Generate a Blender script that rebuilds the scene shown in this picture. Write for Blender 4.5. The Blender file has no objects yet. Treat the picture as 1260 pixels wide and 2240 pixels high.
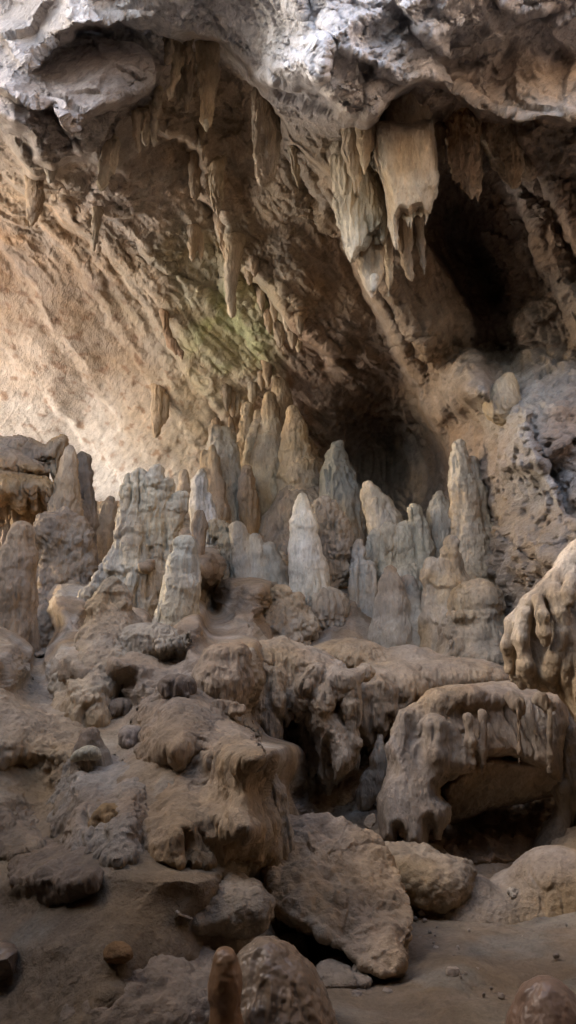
import bpy, math, time
import numpy as np
T0 = time.time()
C = bpy.context.scene.collection
rng = np.random.default_rng(7)
# ------------------------------------------------------------------ camera model
PITCH = math.radians(9.0); FPX = 1617.0; CAMZ = 1.6
CP, SP = math.cos(PITCH), math.sin(PITCH)
def P(px, py, d):
    """world point on the sight line of a photo pixel, d metres in front of the camera (horizontally)"""
    px = np.asarray(px, float); py = np.asarray(py, float); d = np.asarray(d, float)
    a = (px-630.0)/FPX; b = (1120.0-py)/FPX
    y = CP - b*SP; z = SP + b*CP
    s = d/y
    return np.stack([a*s, d+0*s, CAMZ+z*s], -1)
# ------------------------------------------------------------------ noise
_perm = np.random.default_rng(11).permutation(256).astype(np.int32)
_perm = np.concatenate([_perm, _perm, _perm[:2]])
_g = np.random.default_rng(5).normal(size=(256, 3)); _g /= np.linalg.norm(_g, axis=1)[:, None]; _g = _g.astype(np.float32)
def perlin(p, seed=0):
    p = np.asarray(p, np.float32) + np.float32(seed*17.317)
    i = np.floor(p).astype(np.int32); f = p-i; i &= 255
    u = f*f*f*(f*(f*6-15)+10)
    out = 0
    for cx in (0, 1):
        wx = u[:, 0] if cx else 1-u[:, 0]
        ix = _perm[(i[:, 0]+cx) & 255]
        for cy in (0, 1):
            wy = u[:, 1] if cy else 1-u[:, 1]
            iy = _perm[(ix+i[:, 1]+cy) & 255]
            for cz in (0, 1):
                wz = u[:, 2] if cz else 1-u[:, 2]
                g = _g[_perm[(iy+i[:, 2]+cz) & 255]]
                out = out + wx*wy*wz*(g[:, 0]*(f[:, 0]-cx)+g[:, 1]*(f[:, 1]-cy)+g[:, 2]*(f[:, 2]-cz))
    return out*1.5
def fbm(p, o=4, seed=0, gain=.5, ridged=False):
    a, s, t = 1.0, 0, 0
    for k in range(o):
        n = perlin(p*(2.03**k), seed+k)
        if ridged: n = 1-2*np.abs(n)
        s = s+a*n; t += a; a *= gain
    return s/t
def worley(p, seed=0):
    """F1, F2-F1 and a random value of the nearest cell"""
    p = np.asarray(p, np.float32)+np.float32(seed*9.7); i = np.floor(p).astype(np.int32); f = p-i
    n = len(p); f1 = np.full(n, 9., np.float32); f2 = np.full(n, 9., np.float32); idv = np.zeros(n, np.float32)
    for dx in (-1, 0, 1):
        for dy in (-1, 0, 1):
            for dz in (-1, 0, 1):
                h = _perm[(_perm[(_perm[(i[:, 0]+dx) & 255]+i[:, 1]+dy) & 255]+i[:, 2]+dz) & 255]
                o = _g[h]*.5+.5
                d = np.sqrt((dx+o[:, 0]-f[:, 0])**2+(dy+o[:, 1]-f[:, 1])**2+(dz+o[:, 2]-f[:, 2])**2)
                c = d < f1
                f2 = np.where(c, f1, np.minimum(f2, d)); idv = np.where(c, h/255., idv); f1 = np.minimum(f1, d)
    return f1, f2-f1, idv
def facet(p, seed=0):
    """broken rock: one tilted plane per cell"""
    p = np.asarray(p, np.float32)+np.float32(seed*9.7); i = np.floor(p).astype(np.int32); f = p-i
    n = len(p); f1 = np.full(n, 9., np.float32); out = np.zeros(n, np.float32)
    for dx in (-1, 0, 1):
        for dy in (-1, 0, 1):
            for dz in (-1, 0, 1):
                h = _perm[(_perm[(_perm[(i[:, 0]+dx) & 255]+i[:, 1]+dy) & 255]+i[:, 2]+dz) & 255]
                o = _g[h]*.5+.5; e = np.stack([f[:, 0]-dx-o[:, 0], f[:, 1]-dy-o[:, 1], f[:, 2]-dz-o[:, 2]], 1)
                d = (e*e).sum(1); c = d < f1; out = np.where(c, (e*_g[(h*7+3) & 255]).sum(1)+.35*(h/255.-.5), out); f1 = np.where(c, d, f1)
    return out
def sst(a, b, x):
    t = np.clip((x-a)/(b-a), 0, 1); return t*t*(3-2*t)
def rbf(pts, val, q, smooth=0.0):
    """polyharmonic (linear kernel) interpolation with an affine part"""
    pts = np.asarray(pts, float); val = np.asarray(val, float)
    n, m = pts.shape; K = np.linalg.norm(pts[:, None]-pts[None], axis=-1); K = -np.sqrt(K*K+smooth*smooth)
    A = np.zeros((n+m+1, n+m+1)); A[:n, :n] = K; A[:n, n] = 1; A[n, :n] = 1; A[:n, n+1:] = pts; A[n+1:, :n] = pts.T
    b = np.zeros((n+m+1,)+val.shape[1:]); b[:n] = val
    w = np.linalg.solve(A, b); out = []
    for s in range(0, len(q), 20000):
        c = q[s:s+20000]; k = np.linalg.norm(c[:, None]-pts[None], axis=-1)
        out.append(-np.sqrt(k*k+smooth*smooth)@w[:n]+w[n]+c@w[n+1:])
    return np.concatenate(out)
# ------------------------------------------------------------------ meshes
def vnormals(V, Q):
    a, b, c, d = V[Q[:, 0]], V[Q[:, 1]], V[Q[:, 2]], V[Q[:, 3]]
    n = np.cross(c-a, d-b); N = np.zeros_like(V)
    for k in range(4):
        for j in range(3): N[:, j] += np.bincount(Q[:, k], n[:, j], len(V))
    return N/np.maximum(np.linalg.norm(N, axis=1), 1e-12)[:, None]
def make_obj(name, V, Q, mat, origin=None, tint=None, parent=None):
    me = bpy.data.meshes.new(name)
    V = np.asarray(V, np.float64)
    o = bpy.data.objects.new(name, me); C.objects.link(o)
    og = np.zeros(3) if origin is None else np.asarray(origin, float)
    L = V-og
    me.vertices.add(len(L)); me.vertices.foreach_set('co', L.astype(np.float32).ravel())
    me.loops.add(len(Q)*4); me.loops.foreach_set('vertex_index', Q.astype(np.int32).ravel())
    me.polygons.add(len(Q)); me.polygons.foreach_set('loop_start', np.arange(0, len(Q)*4, 4, dtype=np.int32))
    me.update(calc_edges=True); me.validate()
    me.polygons.foreach_set('use_smooth', np.ones(len(me.polygons), bool))
    if tint is not None:
        at = me.color_attributes.new('tint', 'FLOAT_COLOR', 'POINT')
        col = np.ones((len(V), 4), np.float32); col[:, :3] = np.clip(tint, .01, .95)
        at.data.foreach_set('color', col.ravel())
    me.materials.append(mat)
    if parent is not None:
        o.parent = parent; o.location = og-np.array(parent.location)
    else: o.location = og
    return o
def surface_nets(F, org, h):
    S = F < 0
    c = sum(S[a:a+F.shape[0]-1, b:b+F.shape[1]-1, e:e+F.shape[2]-1].astype(np.int8) for a in (0, 1) for b in (0, 1) for e in (0, 1))
    act = (c > 0) & (c < 8); idx = np.full(act.shape, -1, np.int64); cells = np.argwhere(act); idx[act] = np.arange(len(cells))
    i, j, k = cells.T; pos = np.zeros((len(cells), 3)); cnt = np.zeros(len(cells))
    for ax in range(3):
        o1, o2 = [q for q in range(3) if q != ax]
        for a in (0, 1):
            for b in (0, 1):
                off = [0, 0, 0]; off[o1] = a; off[o2] = b
                f0 = F[i+off[0], j+off[1], k+off[2]]; off2 = list(off); off2[ax] = 1
                f1 = F[i+off2[0], j+off2[1], k+off2[2]]
                m = (f0 < 0) != (f1 < 0); t = np.where(m, f0/np.where(m, f0-f1, 1), 0)
                p = np.zeros((len(cells), 3)); p[:, o1] = a; p[:, o2] = b; p[:, ax] = t
                pos += p*m[:, None]; cnt += m
    V = (cells+pos/cnt[:, None])*h+org
    quads = []
    for ax in range(3):
        o1, o2 = (ax+1) % 3, (ax+2) % 3
        sl0 = [slice(None)]*3; sl1 = [slice(None)]*3; sl0[ax] = slice(0, -1); sl1[ax] = slice(1, None)
        a, b = S[tuple(sl0)], S[tuple(sl1)]; e = np.argwhere(a != b)
        e = e[(e[:, o1] > 0) & (e[:, o2] > 0) & (e[:, o1] < F.shape[o1]-1) & (e[:, o2] < F.shape[o2]-1)]
        if not len(e): continue
        s = a[tuple(e.T)]; q = []
        for (u, v) in ((-1, -1), (0, -1), (0, 0), (-1, 0)):
            w = e.copy(); w[:, o1] += u; w[:, o2] += v; q.append(idx[tuple(w.T)])
        q = np.stack(q, 1); q[~s] = q[~s][:, ::-1]; quads.append(q)
    return V, np.concatenate(quads)
def smin(a, b, k):
    hh = np.clip(.5+.5*(b-a)/k, 0, 1); return b+(a-b)*hh-k*hh*(1-hh)
class Field:
    """a small solid modeller: round cones, ellipsoids and boxes blended in a distance field"""
    def __init__(s): s.pr = []
    def cone(s, a, ra, b, rb, k=.05, cut=False): s.pr.append(('c', np.array(a, float), ra, np.array(b, float), rb, k, cut))
    def ell(s, c, r, k=.08, rot=None, cut=False, pw=2.0): s.pr.append(('e', np.array(c, float), np.array(r, float), rot, pw, k, cut))
    def box(s, c, r, rnd=.03, k=.06, rot=None, cut=False): s.pr.append(('b', np.array(c, float), np.array(r, float), rot, rnd, k, cut))
    def hull(s, pts, rnd=.04, k=.05, cut=False):
        import bmesh
        bm = bmesh.new()
        for q in pts: bm.verts.new(tuple(q))
        bmesh.ops.convex_hull(bm, input=bm.verts[:])
        bm.normal_update(); c = np.mean(pts, 0); pl = []
        for f in bm.faces:
            n = np.array(f.normal); o = n@np.array(f.verts[0].co)
            if n@c > o: n, o = -n, -o
            pl.append((*n, o))
        bm.free(); pts = np.array(pts); s.pr.append(('h', np.min(pts, 0), np.max(pts, 0), np.array(pl), rnd, k, cut))
    def outline(s, poly, d0, T, R, gx=0.0, gy=0.0, holes=(), k=.04, cut=False, conform=None):
        poly = np.array(poly, float); x0, y0 = poly.min(0)-30; x1, y1 = poly.max(0)+30; st = 1.5
        gxs, gys = np.arange(x0, x1, st), np.arange(y0, y1, st); A, B = np.meshgrid(gxs, gys, indexing='ij'); q = np.stack([A.ravel(), B.ravel()], 1)
        def sd(pl):
            pl = np.array(pl, float); d = np.full(len(q), 1e9); ins = np.zeros(len(q), bool)
            for a, b in zip(pl, np.roll(pl, -1, 0)):
                ab = b-a; r = q-a; t = np.clip((r@ab)/max(ab@ab, 1e-9), 0, 1); d = np.minimum(d, np.hypot(*(r-t[:, None]*ab).T))
                c = (a[1] > q[:, 1]) != (b[1] > q[:, 1]); xx = a[0]+(q[:, 1]-a[1])*ab[0]/(ab[1] if abs(ab[1]) > 1e-9 else 1e-9); ins ^= c & (q[:, 0] < xx)
            return np.where(ins, d, -d)
        D = sd(poly)
        for hl in holes: D = np.minimum(D, -sd(hl))
        D = D.reshape(A.shape); u = np.clip(D/R, 0, 1); th = T*np.sqrt(1-(1-u)**2)
        c = poly.mean(0); dc = d0+gx*(A-c[0])+gy*(B-c[1])
        if conform is not None:   # follow the surface it grew on, thickening towards its lower hem
            th = T*(1-(1-u)**2)*(.45+.75*np.clip((B-y0-30)/(y1-y0-60), 0, 1)); dc = conform(A, B)+d0; d0 = float(dc.mean())
        pd = d0+gx*(poly[:, 0]-c[0])+gy*(poly[:, 1]-c[1])
        if conform is not None: pd = np.concatenate([np.full(len(poly), dc[D > 0].min()), np.full(len(poly), dc[D > 0].max())]); poly = np.concatenate([poly, poly])
        cor = np.concatenate([P(poly[:, 0], poly[:, 1], pd+e) for e in (-T*1.2, T*1.2)])
        s.pr.append(('o', cor.min(0)-.05, cor.max(0)+.05, (x0, y0, st, D, th, dc, d0), 0, k, cut))
    def bounds(s, p):
        if p[0] == 'o': return p[1], p[2]
        if p[0] == 'h': return p[1], p[2]
        if p[0] == 'c': return np.minimum(p[1]-p[2], p[3]-p[4]), np.maximum(p[1]+p[2], p[3]+p[4])
        R = np.linalg.norm(p[2]) if p[3] is not None else p[2]
        return p[1]-R, p[1]+R
    def mesh(s, h, noise=None, zmin=None):
        lo = np.min([s.bounds(p)[0] for p in s.pr if not p[-1]], 0); hi = np.max([s.bounds(p)[1] for p in s.pr if not p[-1]], 0)
        if zmin is not None: lo[2] = max(lo[2], zmin)
        lo -= 4*h+.02; hi += 4*h+.02
        n = np.ceil((hi-lo)/h).astype(int)+1
        while n.prod() > 9e6:
            h *= 1.12; n = np.ceil((hi-lo)/h).astype(int)+1
        F = np.full(n, 1e3, np.float32); ax = [(lo[q]+np.arange(n[q])*h).astype(np.float32) for q in range(3)]
        for p in s.pr:
            k = p[-2]; b0, b1 = s.bounds(p); mg = k+4*h+.02
            i0 = np.clip(np.floor((b0-mg-lo)/h).astype(int), 0, n); i1 = np.clip(np.ceil((b1+mg-lo)/h).astype(int)+1, 0, n)
            if (i1 <= i0).any(): continue
            sl = tuple(slice(i0[q], i1[q]) for q in range(3))
            X = ax[0][sl[0]][:, None, None]; Y = ax[1][sl[1]][None, :, None]; Z = ax[2][sl[2]][None, None, :]
            if p[0] == 'c':
                a, ra, b, rb = p[1:5]; ab = b-a; L = max(ab@ab, 1e-9)
                t = np.clip(((X-a[0])*ab[0]+(Y-a[1])*ab[1]+(Z-a[2])*ab[2])/L, 0, 1)
                d = np.sqrt((X-a[0]-t*ab[0])**2+(Y-a[1]-t*ab[1])**2+(Z-a[2]-t*ab[2])**2)-(ra+(rb-ra)*t)
            elif p[0] == 'o':
                x0, y0, st, D, th, dc, d0 = p[3]; zz = Z-CAMZ; fw = Y*CP+zz*SP; up = -Y*SP+zz*CP
                iu = np.clip((630+FPX*X/fw-x0)/st, 0, D.shape[0]-1.001); iv = np.clip((1120-FPX*up/fw-y0)/st, 0, D.shape[1]-1.001)
                iu, iv = np.broadcast_arrays(iu, iv); i0_, j0_ = iu.astype(np.int32), iv.astype(np.int32); fu, fv = iu-i0_, iv-j0_
                def bil(M): return (M[i0_, j0_]*(1-fu)+M[i0_+1, j0_]*fu)*(1-fv)+(M[i0_, j0_+1]*(1-fu)+M[i0_+1, j0_+1]*fu)*fv
                DD = bil(D); m = d0/FPX; d = np.where(DD > 0, np.abs(Y-bil(dc))-bil(th), np.hypot(-np.minimum(DD, 0)*m, np.maximum(np.abs(Y-bil(dc)), 0)))
                d = np.where(DD > 0, np.maximum(d, -DD*m*1.0) if False else np.minimum(np.maximum(d, -1), 9), d).astype(np.float32)
            elif p[0] == 'h':
                d = 0
                for nx, ny, nz, o in np.unique(np.round(p[3], 4), axis=0): d = d+np.exp(np.clip((X*nx+Y*ny+Z*nz-o)/p[4]*2, -60, 60))
                d = np.log(np.maximum(d, 1e-30))*p[4]/2
            else:
                c, r, rot = p[1:4]; x, y, z = X-c[0], Y-c[1], Z-c[2]
                if rot is not None:
                    R = np.asarray(rot); x, y, z = (R[0][0]*x+R[1][0]*y+R[2][0]*z, R[0][1]*x+R[1][1]*y+R[2][1]*z, R[0][2]*x+R[1][2]*y+R[2][2]*z)
                if p[0] == 'e':
                    w = p[4]; k0 = (np.abs(x/r[0])**w+np.abs(y/r[1])**w+np.abs(z/r[2])**w)**(1/w); d = (k0-1)*min(r)*np.where(k0 < 1, 1, 1.0)
                else:
                    q = [np.abs(x)-r[0]+p[4], np.abs(y)-r[1]+p[4], np.abs(z)-r[2]+p[4]]
                    d = np.sqrt(np.maximum(q[0], 0)**2+np.maximum(q[1], 0)**2+np.maximum(q[2], 0)**2)+np.minimum(np.maximum(np.maximum(q[0], q[1]), q[2]), 0)-p[4]
            G = F[sl]
            F[sl] = -smin(-G, d, k) if p[-1] else smin(G, d.astype(np.float32), k)
        F[[0, -1]] = 1; F[:, [0, -1]] = 1; F[:, :, [0, -1]] = np.maximum(F[:, :, [0, -1]], .001)
        V, Q = surface_nets(F, lo, h)
        if noise is not None:
            V, N = noise(V, vnormals(V, Q)), None
        return V, Q
def rotm(ax, ay, az):
    from mathutils import Euler
    return np.array(Euler((math.radians(ax), math.radians(ay), math.radians(az))).to_matrix())
WARM = np.array([1.04, .985, .88])
# ------------------------------------------------------------------ materials
def rock_mat(name, fine=22.0, stretch=(1, 1, 1), rot=(0, 0, 0), bump=.5, mid=6.0, rough=.85, var=.35, dist=.02, crack=0.0, spec=.3, speck=0.0):
    m = bpy.data.materials.new(name); m.use_nodes = True; nt = m.node_tree; N, L = nt.nodes, nt.links
    N.clear()
    out = N.new('ShaderNodeOutputMaterial'); bs = N.new('ShaderNodeBsdfPrincipled'); L.new(bs.outputs[0], out.inputs[0])
    geo = N.new('ShaderNodeNewGeometry'); mp = N.new('ShaderNodeMapping'); mp.inputs['Rotation'].default_value = [math.radians(r) for r in rot]
    L.new(geo.outputs['Position'], mp.inputs[0])
    m2 = N.new('ShaderNodeMapping'); m2.inputs['Scale'].default_value = stretch; L.new(mp.outputs[0], m2.inputs[0])
    def noise(sc, det, rg, src, dis=0.0):
        n = N.new('ShaderNodeTexNoise'); n.inputs['Scale'].default_value = sc; n.inputs['Detail'].default_value = det
        n.inputs['Roughness'].default_value = rg; n.inputs['Distortion'].default_value = dis; L.new(src, n.inputs['Vector']); return n.outputs['Fac']
    def mth(op, a, b):
        q = N.new('ShaderNodeMath'); q.operation = op
        for s, v in ((0, a), (1, b)):
            if isinstance(v, (int, float)): q.inputs[s].default_value = v
            else: L.new(v, q.inputs[s])
        return q.outputs[0]
    n1 = noise(mid, 6, .62, m2.outputs[0], .3); n2 = noise(fine, 8, .7, m2.outputs[0], .2); n3 = noise(1.3, 3, .55, geo.outputs['Position'])
    at = N.new('ShaderNodeAttribute'); at.attribute_name = 'tint'
    # colour: tint attribute, painted light included, times mineral mottling
    v = mth('MULTIPLY', mth('SUBTRACT', n1, .5), 2*var); v = mth('ADD', v, mth('MULTIPLY', mth('SUBTRACT', n2, .5), 1.5*var)); v = mth('ADD', v, 1.0)
    hs = N.new('ShaderNodeHueSaturation'); L.new(at.outputs['Color'], hs.inputs['Color']); L.new(mth('MAXIMUM', v, .25), hs.inputs['Value'])
    L.new(mth('ADD', mth('MULTIPLY', mth('SUBTRACT', n3, .5), 1.2), 1.0), hs.inputs['Saturation'])
    col = hs.outputs['Color']
    if speck:
        w = noise(fine*1.7, 4, .6, m2.outputs[0], .6); r = N.new('ShaderNodeValToRGB'); r.color_ramp.elements[0].position = .56; r.color_ramp.elements[1].position = .68
        L.new(w, r.inputs[0]); mx = N.new('ShaderNodeMix'); mx.data_type = 'RGBA'; L.new(mth('MULTIPLY', r.outputs[0], speck), mx.inputs['Factor'])
        L.new(col, mx.inputs['A']); mx.inputs['B'].default_value = (.12, .07, .04, 1); col = mx.outputs['Result']
    L.new(col, bs.inputs['Base Color'])
    bs.inputs['Roughness'].default_value = rough; bs.inputs['Specular IOR Level'].default_value = spec
    h = mth('ADD', mth('MULTIPLY', n1, 1.0), mth('MULTIPLY', n2, .55))
    if crack:
        vo = N.new('ShaderNodeTexVoronoi'); vo.feature = 'DISTANCE_TO_EDGE'; vo.inputs['Scale'].default_value = 2.2; L.new(m2.outputs[0], vo.inputs['Vector'])
        h = mth('ADD', h, mth('MULTIPLY', mth('MINIMUM', vo.outputs['Distance'], .06), 8*crack))
    bp = N.new('ShaderNodeBump'); bp.inputs['Strength'].default_value = bump; bp.inputs['Distance'].default_value = dist
    L.new(h, bp.inputs['Height']); L.new(bp.outputs[0], bs.inputs['Normal'])
    return m
M_CEIL = rock_mat('banded_limestone', fine=20, stretch=(1, 1, 3), rot=(0, 38, -25), bump=1, mid=3.6, rough=.62, var=.6, dist=.08, spec=.45, speck=.45)
M_WALL = rock_mat('plain_limestone', fine=14, bump=.8, mid=3, dist=.04)
M_FLOW = rock_mat('flowstone', fine=30, stretch=(1, 1, .35), bump=1, mid=6, var=.6, dist=.045, rough=.78, speck=.3)
M_MUD = rock_mat('dusty_clay', fine=34, bump=1, mid=5, var=.6, dist=.04, rough=.9, spec=.2, speck=.3)
M_ROCK = rock_mat('rough_boulder_stone', fine=34, bump=1, mid=7, var=.58, dist=.035, rough=.9, spec=.2, speck=.25)
M_WET = rock_mat('damp_flowstone', fine=22, stretch=(1, 1, .25), bump=.35, mid=5, var=.45, dist=.012, rough=.38, spec=.5)
# ------------------------------------------------------------------ ceiling and vault (one continuous surface round the viewer)
CEIL = np.array([
 # near lip and mouth
 (-900,-1300,4.6),(0,-1300,3.2),(630,-1300,3.0),(1300,-1300,3.2),(2300,-1300,4.6),(630,-700,4.0),(-100,-600,4.3),(1400,-600,4.3),(-900,-400,6.0),(2300,-400,5.8),
 (0,0,5.9),(300,0,5.5),(630,0,5.2),(1000,0,5.2),(1260,0,5.4),(1800,0,5.8),(-500,0,7),
 (0,130,5.9),(180,90,5.9),(420,70,6.2),(600,150,6.3),(740,230,6.5),(850,210,6.6),(1000,140,6.3),(1260,130,6.2),(1700,200,6.3),(-500,300,8.5),
 # left block under the lip
 (260,90,6.0),(120,200,6.15),(250,200,6.25),(340,180,6.6),(20,280,6.6),(150,300,6.5),(80,360,7.5),(220,335,7.7),
 (0,420,9.6),(120,440,9.8),(250,430,9.5),(360,420,9.4),(420,300,8.6),(430,150,7.8),(520,250,8.3),(480,500,10.2),(540,400,9.4),(620,420,9.0),(650,260,7.6),
 (700,420,8.9),(720,560,9.8),(640,600,10.4),(560,580,10.9),(700,720,11.0),(780,640,10.0),(840,760,10.7),(760,800,11.6),
 (520,700,11.8),(430,640,11.6),(350,720,12.5),(560,820,12.8),(480,840,13.2),(650,830,12.4),
 (200,600,11.8),(0,550,12),(100,750,13.4),(-300,600,12.8),(0,850,15),(200,900,15.4),(330,950,14.8),(440,950,14.2),(600,950,13.9),(700,950,13.4),
 (250,1100,16),(0,1100,16.2),(-300,1000,16),(400,1150,15),(600,1200,13.9),(0,1400,16.3),(300,1400,16),(600,1500,14),(-400,1500,16),
 # right side
 (950,230,6.7),(1100,260,6.6),(1250,280,6.5),(900,330,8.2),(1000,380,9.0),(1100,360,8.0),(1260,380,7.4),
 (850,480,9.2),(880,600,9.6),(930,720,10.0),(900,560,9.4),(1000,800,10.4),(960,900,10.9),(990,1020,11.4),(920,860,11.6),(1020,900,10.2),
 (1000,470,9.9),(1040,560,10.7),(1080,660,11.0),(1095,760,10.6),(1110,830,9.3),(1000,600,10.0),(1030,700,10.3),(1125,690,9.5),(1075,540,9.7),(1120,560,9.0),
 (1105,470,8.8),(1180,620,8.8),(1125,600,9.4),(1150,730,9.4),(1220,760,8.9),(1260,560,8.2),(1500,600,7.6),(1500,900,7.6),(2300,600,8),(2300,1200,8),
 (880,960,14.0),(900,1060,14.2),(800,950,14.2),(840,1080,14.4),(780,860,12.4),(860,800,11.4),
 (1040,860,8.6),(1150,880,8.0),(1250,900,7.6),(1100,1000,8.3),(1180,1100,7.7),(1080,1150,8.9),(1240,1180,7.0),(1150,1260,7.6),(1070,1300,8.8),(1100,1400,8.2),(1260,1400,6.8),
 (1100,1600,8.3),(900,1500,10.5),(1400,1500,6.6),(630,1800,13.5),(0,1800,16),(1300,1800,7),(2300,1800,8),(-900,1800,16),(-900,900,15.5)])
# ledges: the side on the left of travel stands nearer by A metres, fading over w photo pixels
LEDGE = [
 ([(0,92),(58,152),(110,118),(168,68),(205,62)], .35, 70), ([(165,66),(260,48),(330,52),(380,78),(430,82),(490,84),(530,130),(560,182),(600,190),(640,182),(690,185),(720,215),(760,260),(806,272)], .4, 90),
 ([(806,272),(850,222),(915,175),(990,195),(1050,250),(1150,265),(1260,270),(1500,290)], .75, 110),
 ([(0,205),(60,235),(118,240),(150,298),(180,268),(230,232),(290,215),(345,165)], .30, 60),
 ([(-60,235),(0,255),(55,290),(100,362),(112,385),(140,365),(195,342),(225,358)], .40, 70), ([(120,240),(200,352),(215,380),(195,420)], .2, 50),
 ([(0,290),(40,345),(100,440),(170,490),(220,470),(290,470)], .25, 60), ([(215,470),(260,500),(310,520),(380,610),(395,560)], .22, 60),
 ([(150,480),(215,540),(330,640),(420,760),(480,800),(560,850)], .22, 90),
 ([(370,300),(430,330),(440,420),(480,470),(500,560),(560,610),(610,650),(640,720),(720,785)], .7, 130),
 ([(560,190),(640,310),(700,360),(745,420),(775,560),(800,640),(840,700),(890,800),(930,900),(975,990),(1000,1060)], .6, 320),
 ([(820,640),(870,760),(905,800)], .3, 60), ([(1075,860),(1040,770),(1015,680),(985,600),(930,540)], .55, 90),
 ([(560,600),(620,700),(700,770),(790,790),(870,810),(900,830)], .3, 70),
 ([(480,560),(520,700),(575,780),(590,850)], .25, 60), ([(1000,850),(1060,830),(1120,870),(1170,850),(1260,860)][::-1], .0, 60),
 ([(1150,900),(1180,1000),(1230,1100),(1330,1180)][::-1], .25, 60), ([(1000,1000),(1060,1100),(1160,1200),(1230,1240)], .3, 50),
 ([(0,520),(100,700),(240,900),(330,1010)], .4, 120), ([(-60,690),(60,830),(180,960),(260,1040)], .25, 80), ([(30,400),(150,560),(290,780),(420,960)], .35, 90), ([(190,500),(300,650),(420,830),(500,930)], .28, 80), ([(120,430),(230,600),(350,800),(390,880)], .2, 60), ([(1080,330),(1150,480),(1230,680),(1290,820)], .35, 90), ([(1140,300),(1210,440),(1300,600)], .3, 80), ([(640,340),(740,520),(840,720),(880,800)], .25, 80), ([(700,390),(800,560),(900,740),(990,880)], .25, 70), ([(700,180),(730,100),(680,40),(640,-40)], .18, 60), ([(700,60),(780,130),(900,185)], .22, 50), ([(880,20),(930,90),(1000,130),(1090,95)], .25, 60), ([(1090,0),(1130,45),(1190,30)], .2, 40)]
def polydist(q, pl):
    pl = np.asarray(pl, float); best = np.full(len(q), 1e9); sg = np.zeros(len(q)); over = np.zeros(len(q)); n = len(pl)-1
    for i in range(n):
        a, b = pl[i], pl[i+1]; ab = b-a; L = np.hypot(*ab); r = q-a; t = (r@ab)/(L*L); tc = np.clip(t, 0, 1)
        d = np.hypot(*(r-tc[:, None]*ab).T); s = ab[0]*r[:, 1]-ab[1]*r[:, 0]; c = d < best
        ov = np.zeros(len(q))
        if i == 0: ov = np.where(t < 0, -t*L, ov)
        if i == n-1: ov = np.where(t > 1, (t-1)*L, ov)
        best = np.where(c, d, best); sg = np.where(c, -s/L, sg); over = np.where(c, ov, over)
    return np.where(sg > 0, best, -best), over
def axis(segs):
    out = []
    for a, b, s in segs: out.append(np.arange(a, b, s))
    return np.concatenate(out)
CU = axis([(-900, -60, 22), (-60, 1320, 2.5), (1320, 2300, 22)]); CV = axis([(-520, -140, 16), (-140, 1330, 2.5), (1330, 1800, 20)])
CTINT = [ # stone colours by region, with wall glow and alcove shade painted in
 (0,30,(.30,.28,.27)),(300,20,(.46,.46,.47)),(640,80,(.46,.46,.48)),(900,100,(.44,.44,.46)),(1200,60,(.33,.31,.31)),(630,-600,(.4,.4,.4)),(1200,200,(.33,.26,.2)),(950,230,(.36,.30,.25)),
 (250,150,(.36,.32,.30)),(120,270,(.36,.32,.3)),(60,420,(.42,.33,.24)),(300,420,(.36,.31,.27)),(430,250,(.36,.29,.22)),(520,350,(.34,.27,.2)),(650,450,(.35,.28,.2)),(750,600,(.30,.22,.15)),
 (600,560,(.33,.27,.2)),(520,740,(.44,.43,.29)),(440,620,(.42,.39,.28)),(330,650,(.42,.36,.285)),(150,620,(.34,.265,.195)),(0,560,(.32,.24,.175)),(60,700,(.42,.34,.265)),(250,780,(.42,.34,.26)),(100,800,(.60,.53,.46)),(200,950,(.76,.73,.69)),(50,950,(.76,.73,.69)),(230,1080,(.8,.78,.75)),(300,900,(.58,.5,.41)),  # near-white entries paint the glow on the lower left wall
 (420,900,(.5,.43,.32)),(600,950,(.42,.33,.25)),(700,760,(.27,.20,.15)),(650,880,(.3,.22,.17)),(820,850,(.24,.18,.14)),(850,1000,(.2,.17,.14)),(950,750,(.32,.24,.17)),(880,600,(.3,.22,.15)),(1050,600,(.2,.15,.11)),(1200,500,(.27,.2,.15)),(1200,700,(.26,.2,.15)),  # the darkest alcove entry is painted shade
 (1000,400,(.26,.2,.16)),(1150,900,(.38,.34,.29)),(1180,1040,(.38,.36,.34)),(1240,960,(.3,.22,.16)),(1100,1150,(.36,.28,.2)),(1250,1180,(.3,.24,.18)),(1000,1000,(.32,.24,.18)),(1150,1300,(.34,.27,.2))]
def ease(V, nu, nv, mu, mv, lo, hi, it):
    """ease the skin where a ledge pulls it long, so that it folds instead of tearing into combs"""
    G = V.reshape(nv, nu, 3); st = np.zeros((nv, nu)); st[1:] = np.linalg.norm(np.diff(G, axis=0), axis=-1)
    st[:, 1:] = np.maximum(st[:, 1:], np.linalg.norm(np.diff(G, axis=1), axis=-1)); st /= G[..., 1]*2.6/FPX; st *= mu[None]*mv[:, None]
    def box(a):
        a = np.pad(a, ((1, 1), (1, 1))+((0, 0),)*(a.ndim-2), mode='edge'); return (a[:-2, 1:-1]+a[2:, 1:-1]+a[1:-1, :-2]+a[1:-1, 2:]+a[1:-1, 1:-1])/5
    for _ in range(3): st = box(st)
    w = sst(lo, hi, st)
    for _ in range(2): w = box(w)
    for _ in range(it): G = G*(1-w[..., None])+box(G)*w[..., None]
    return G.reshape(-1, 3)
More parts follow.
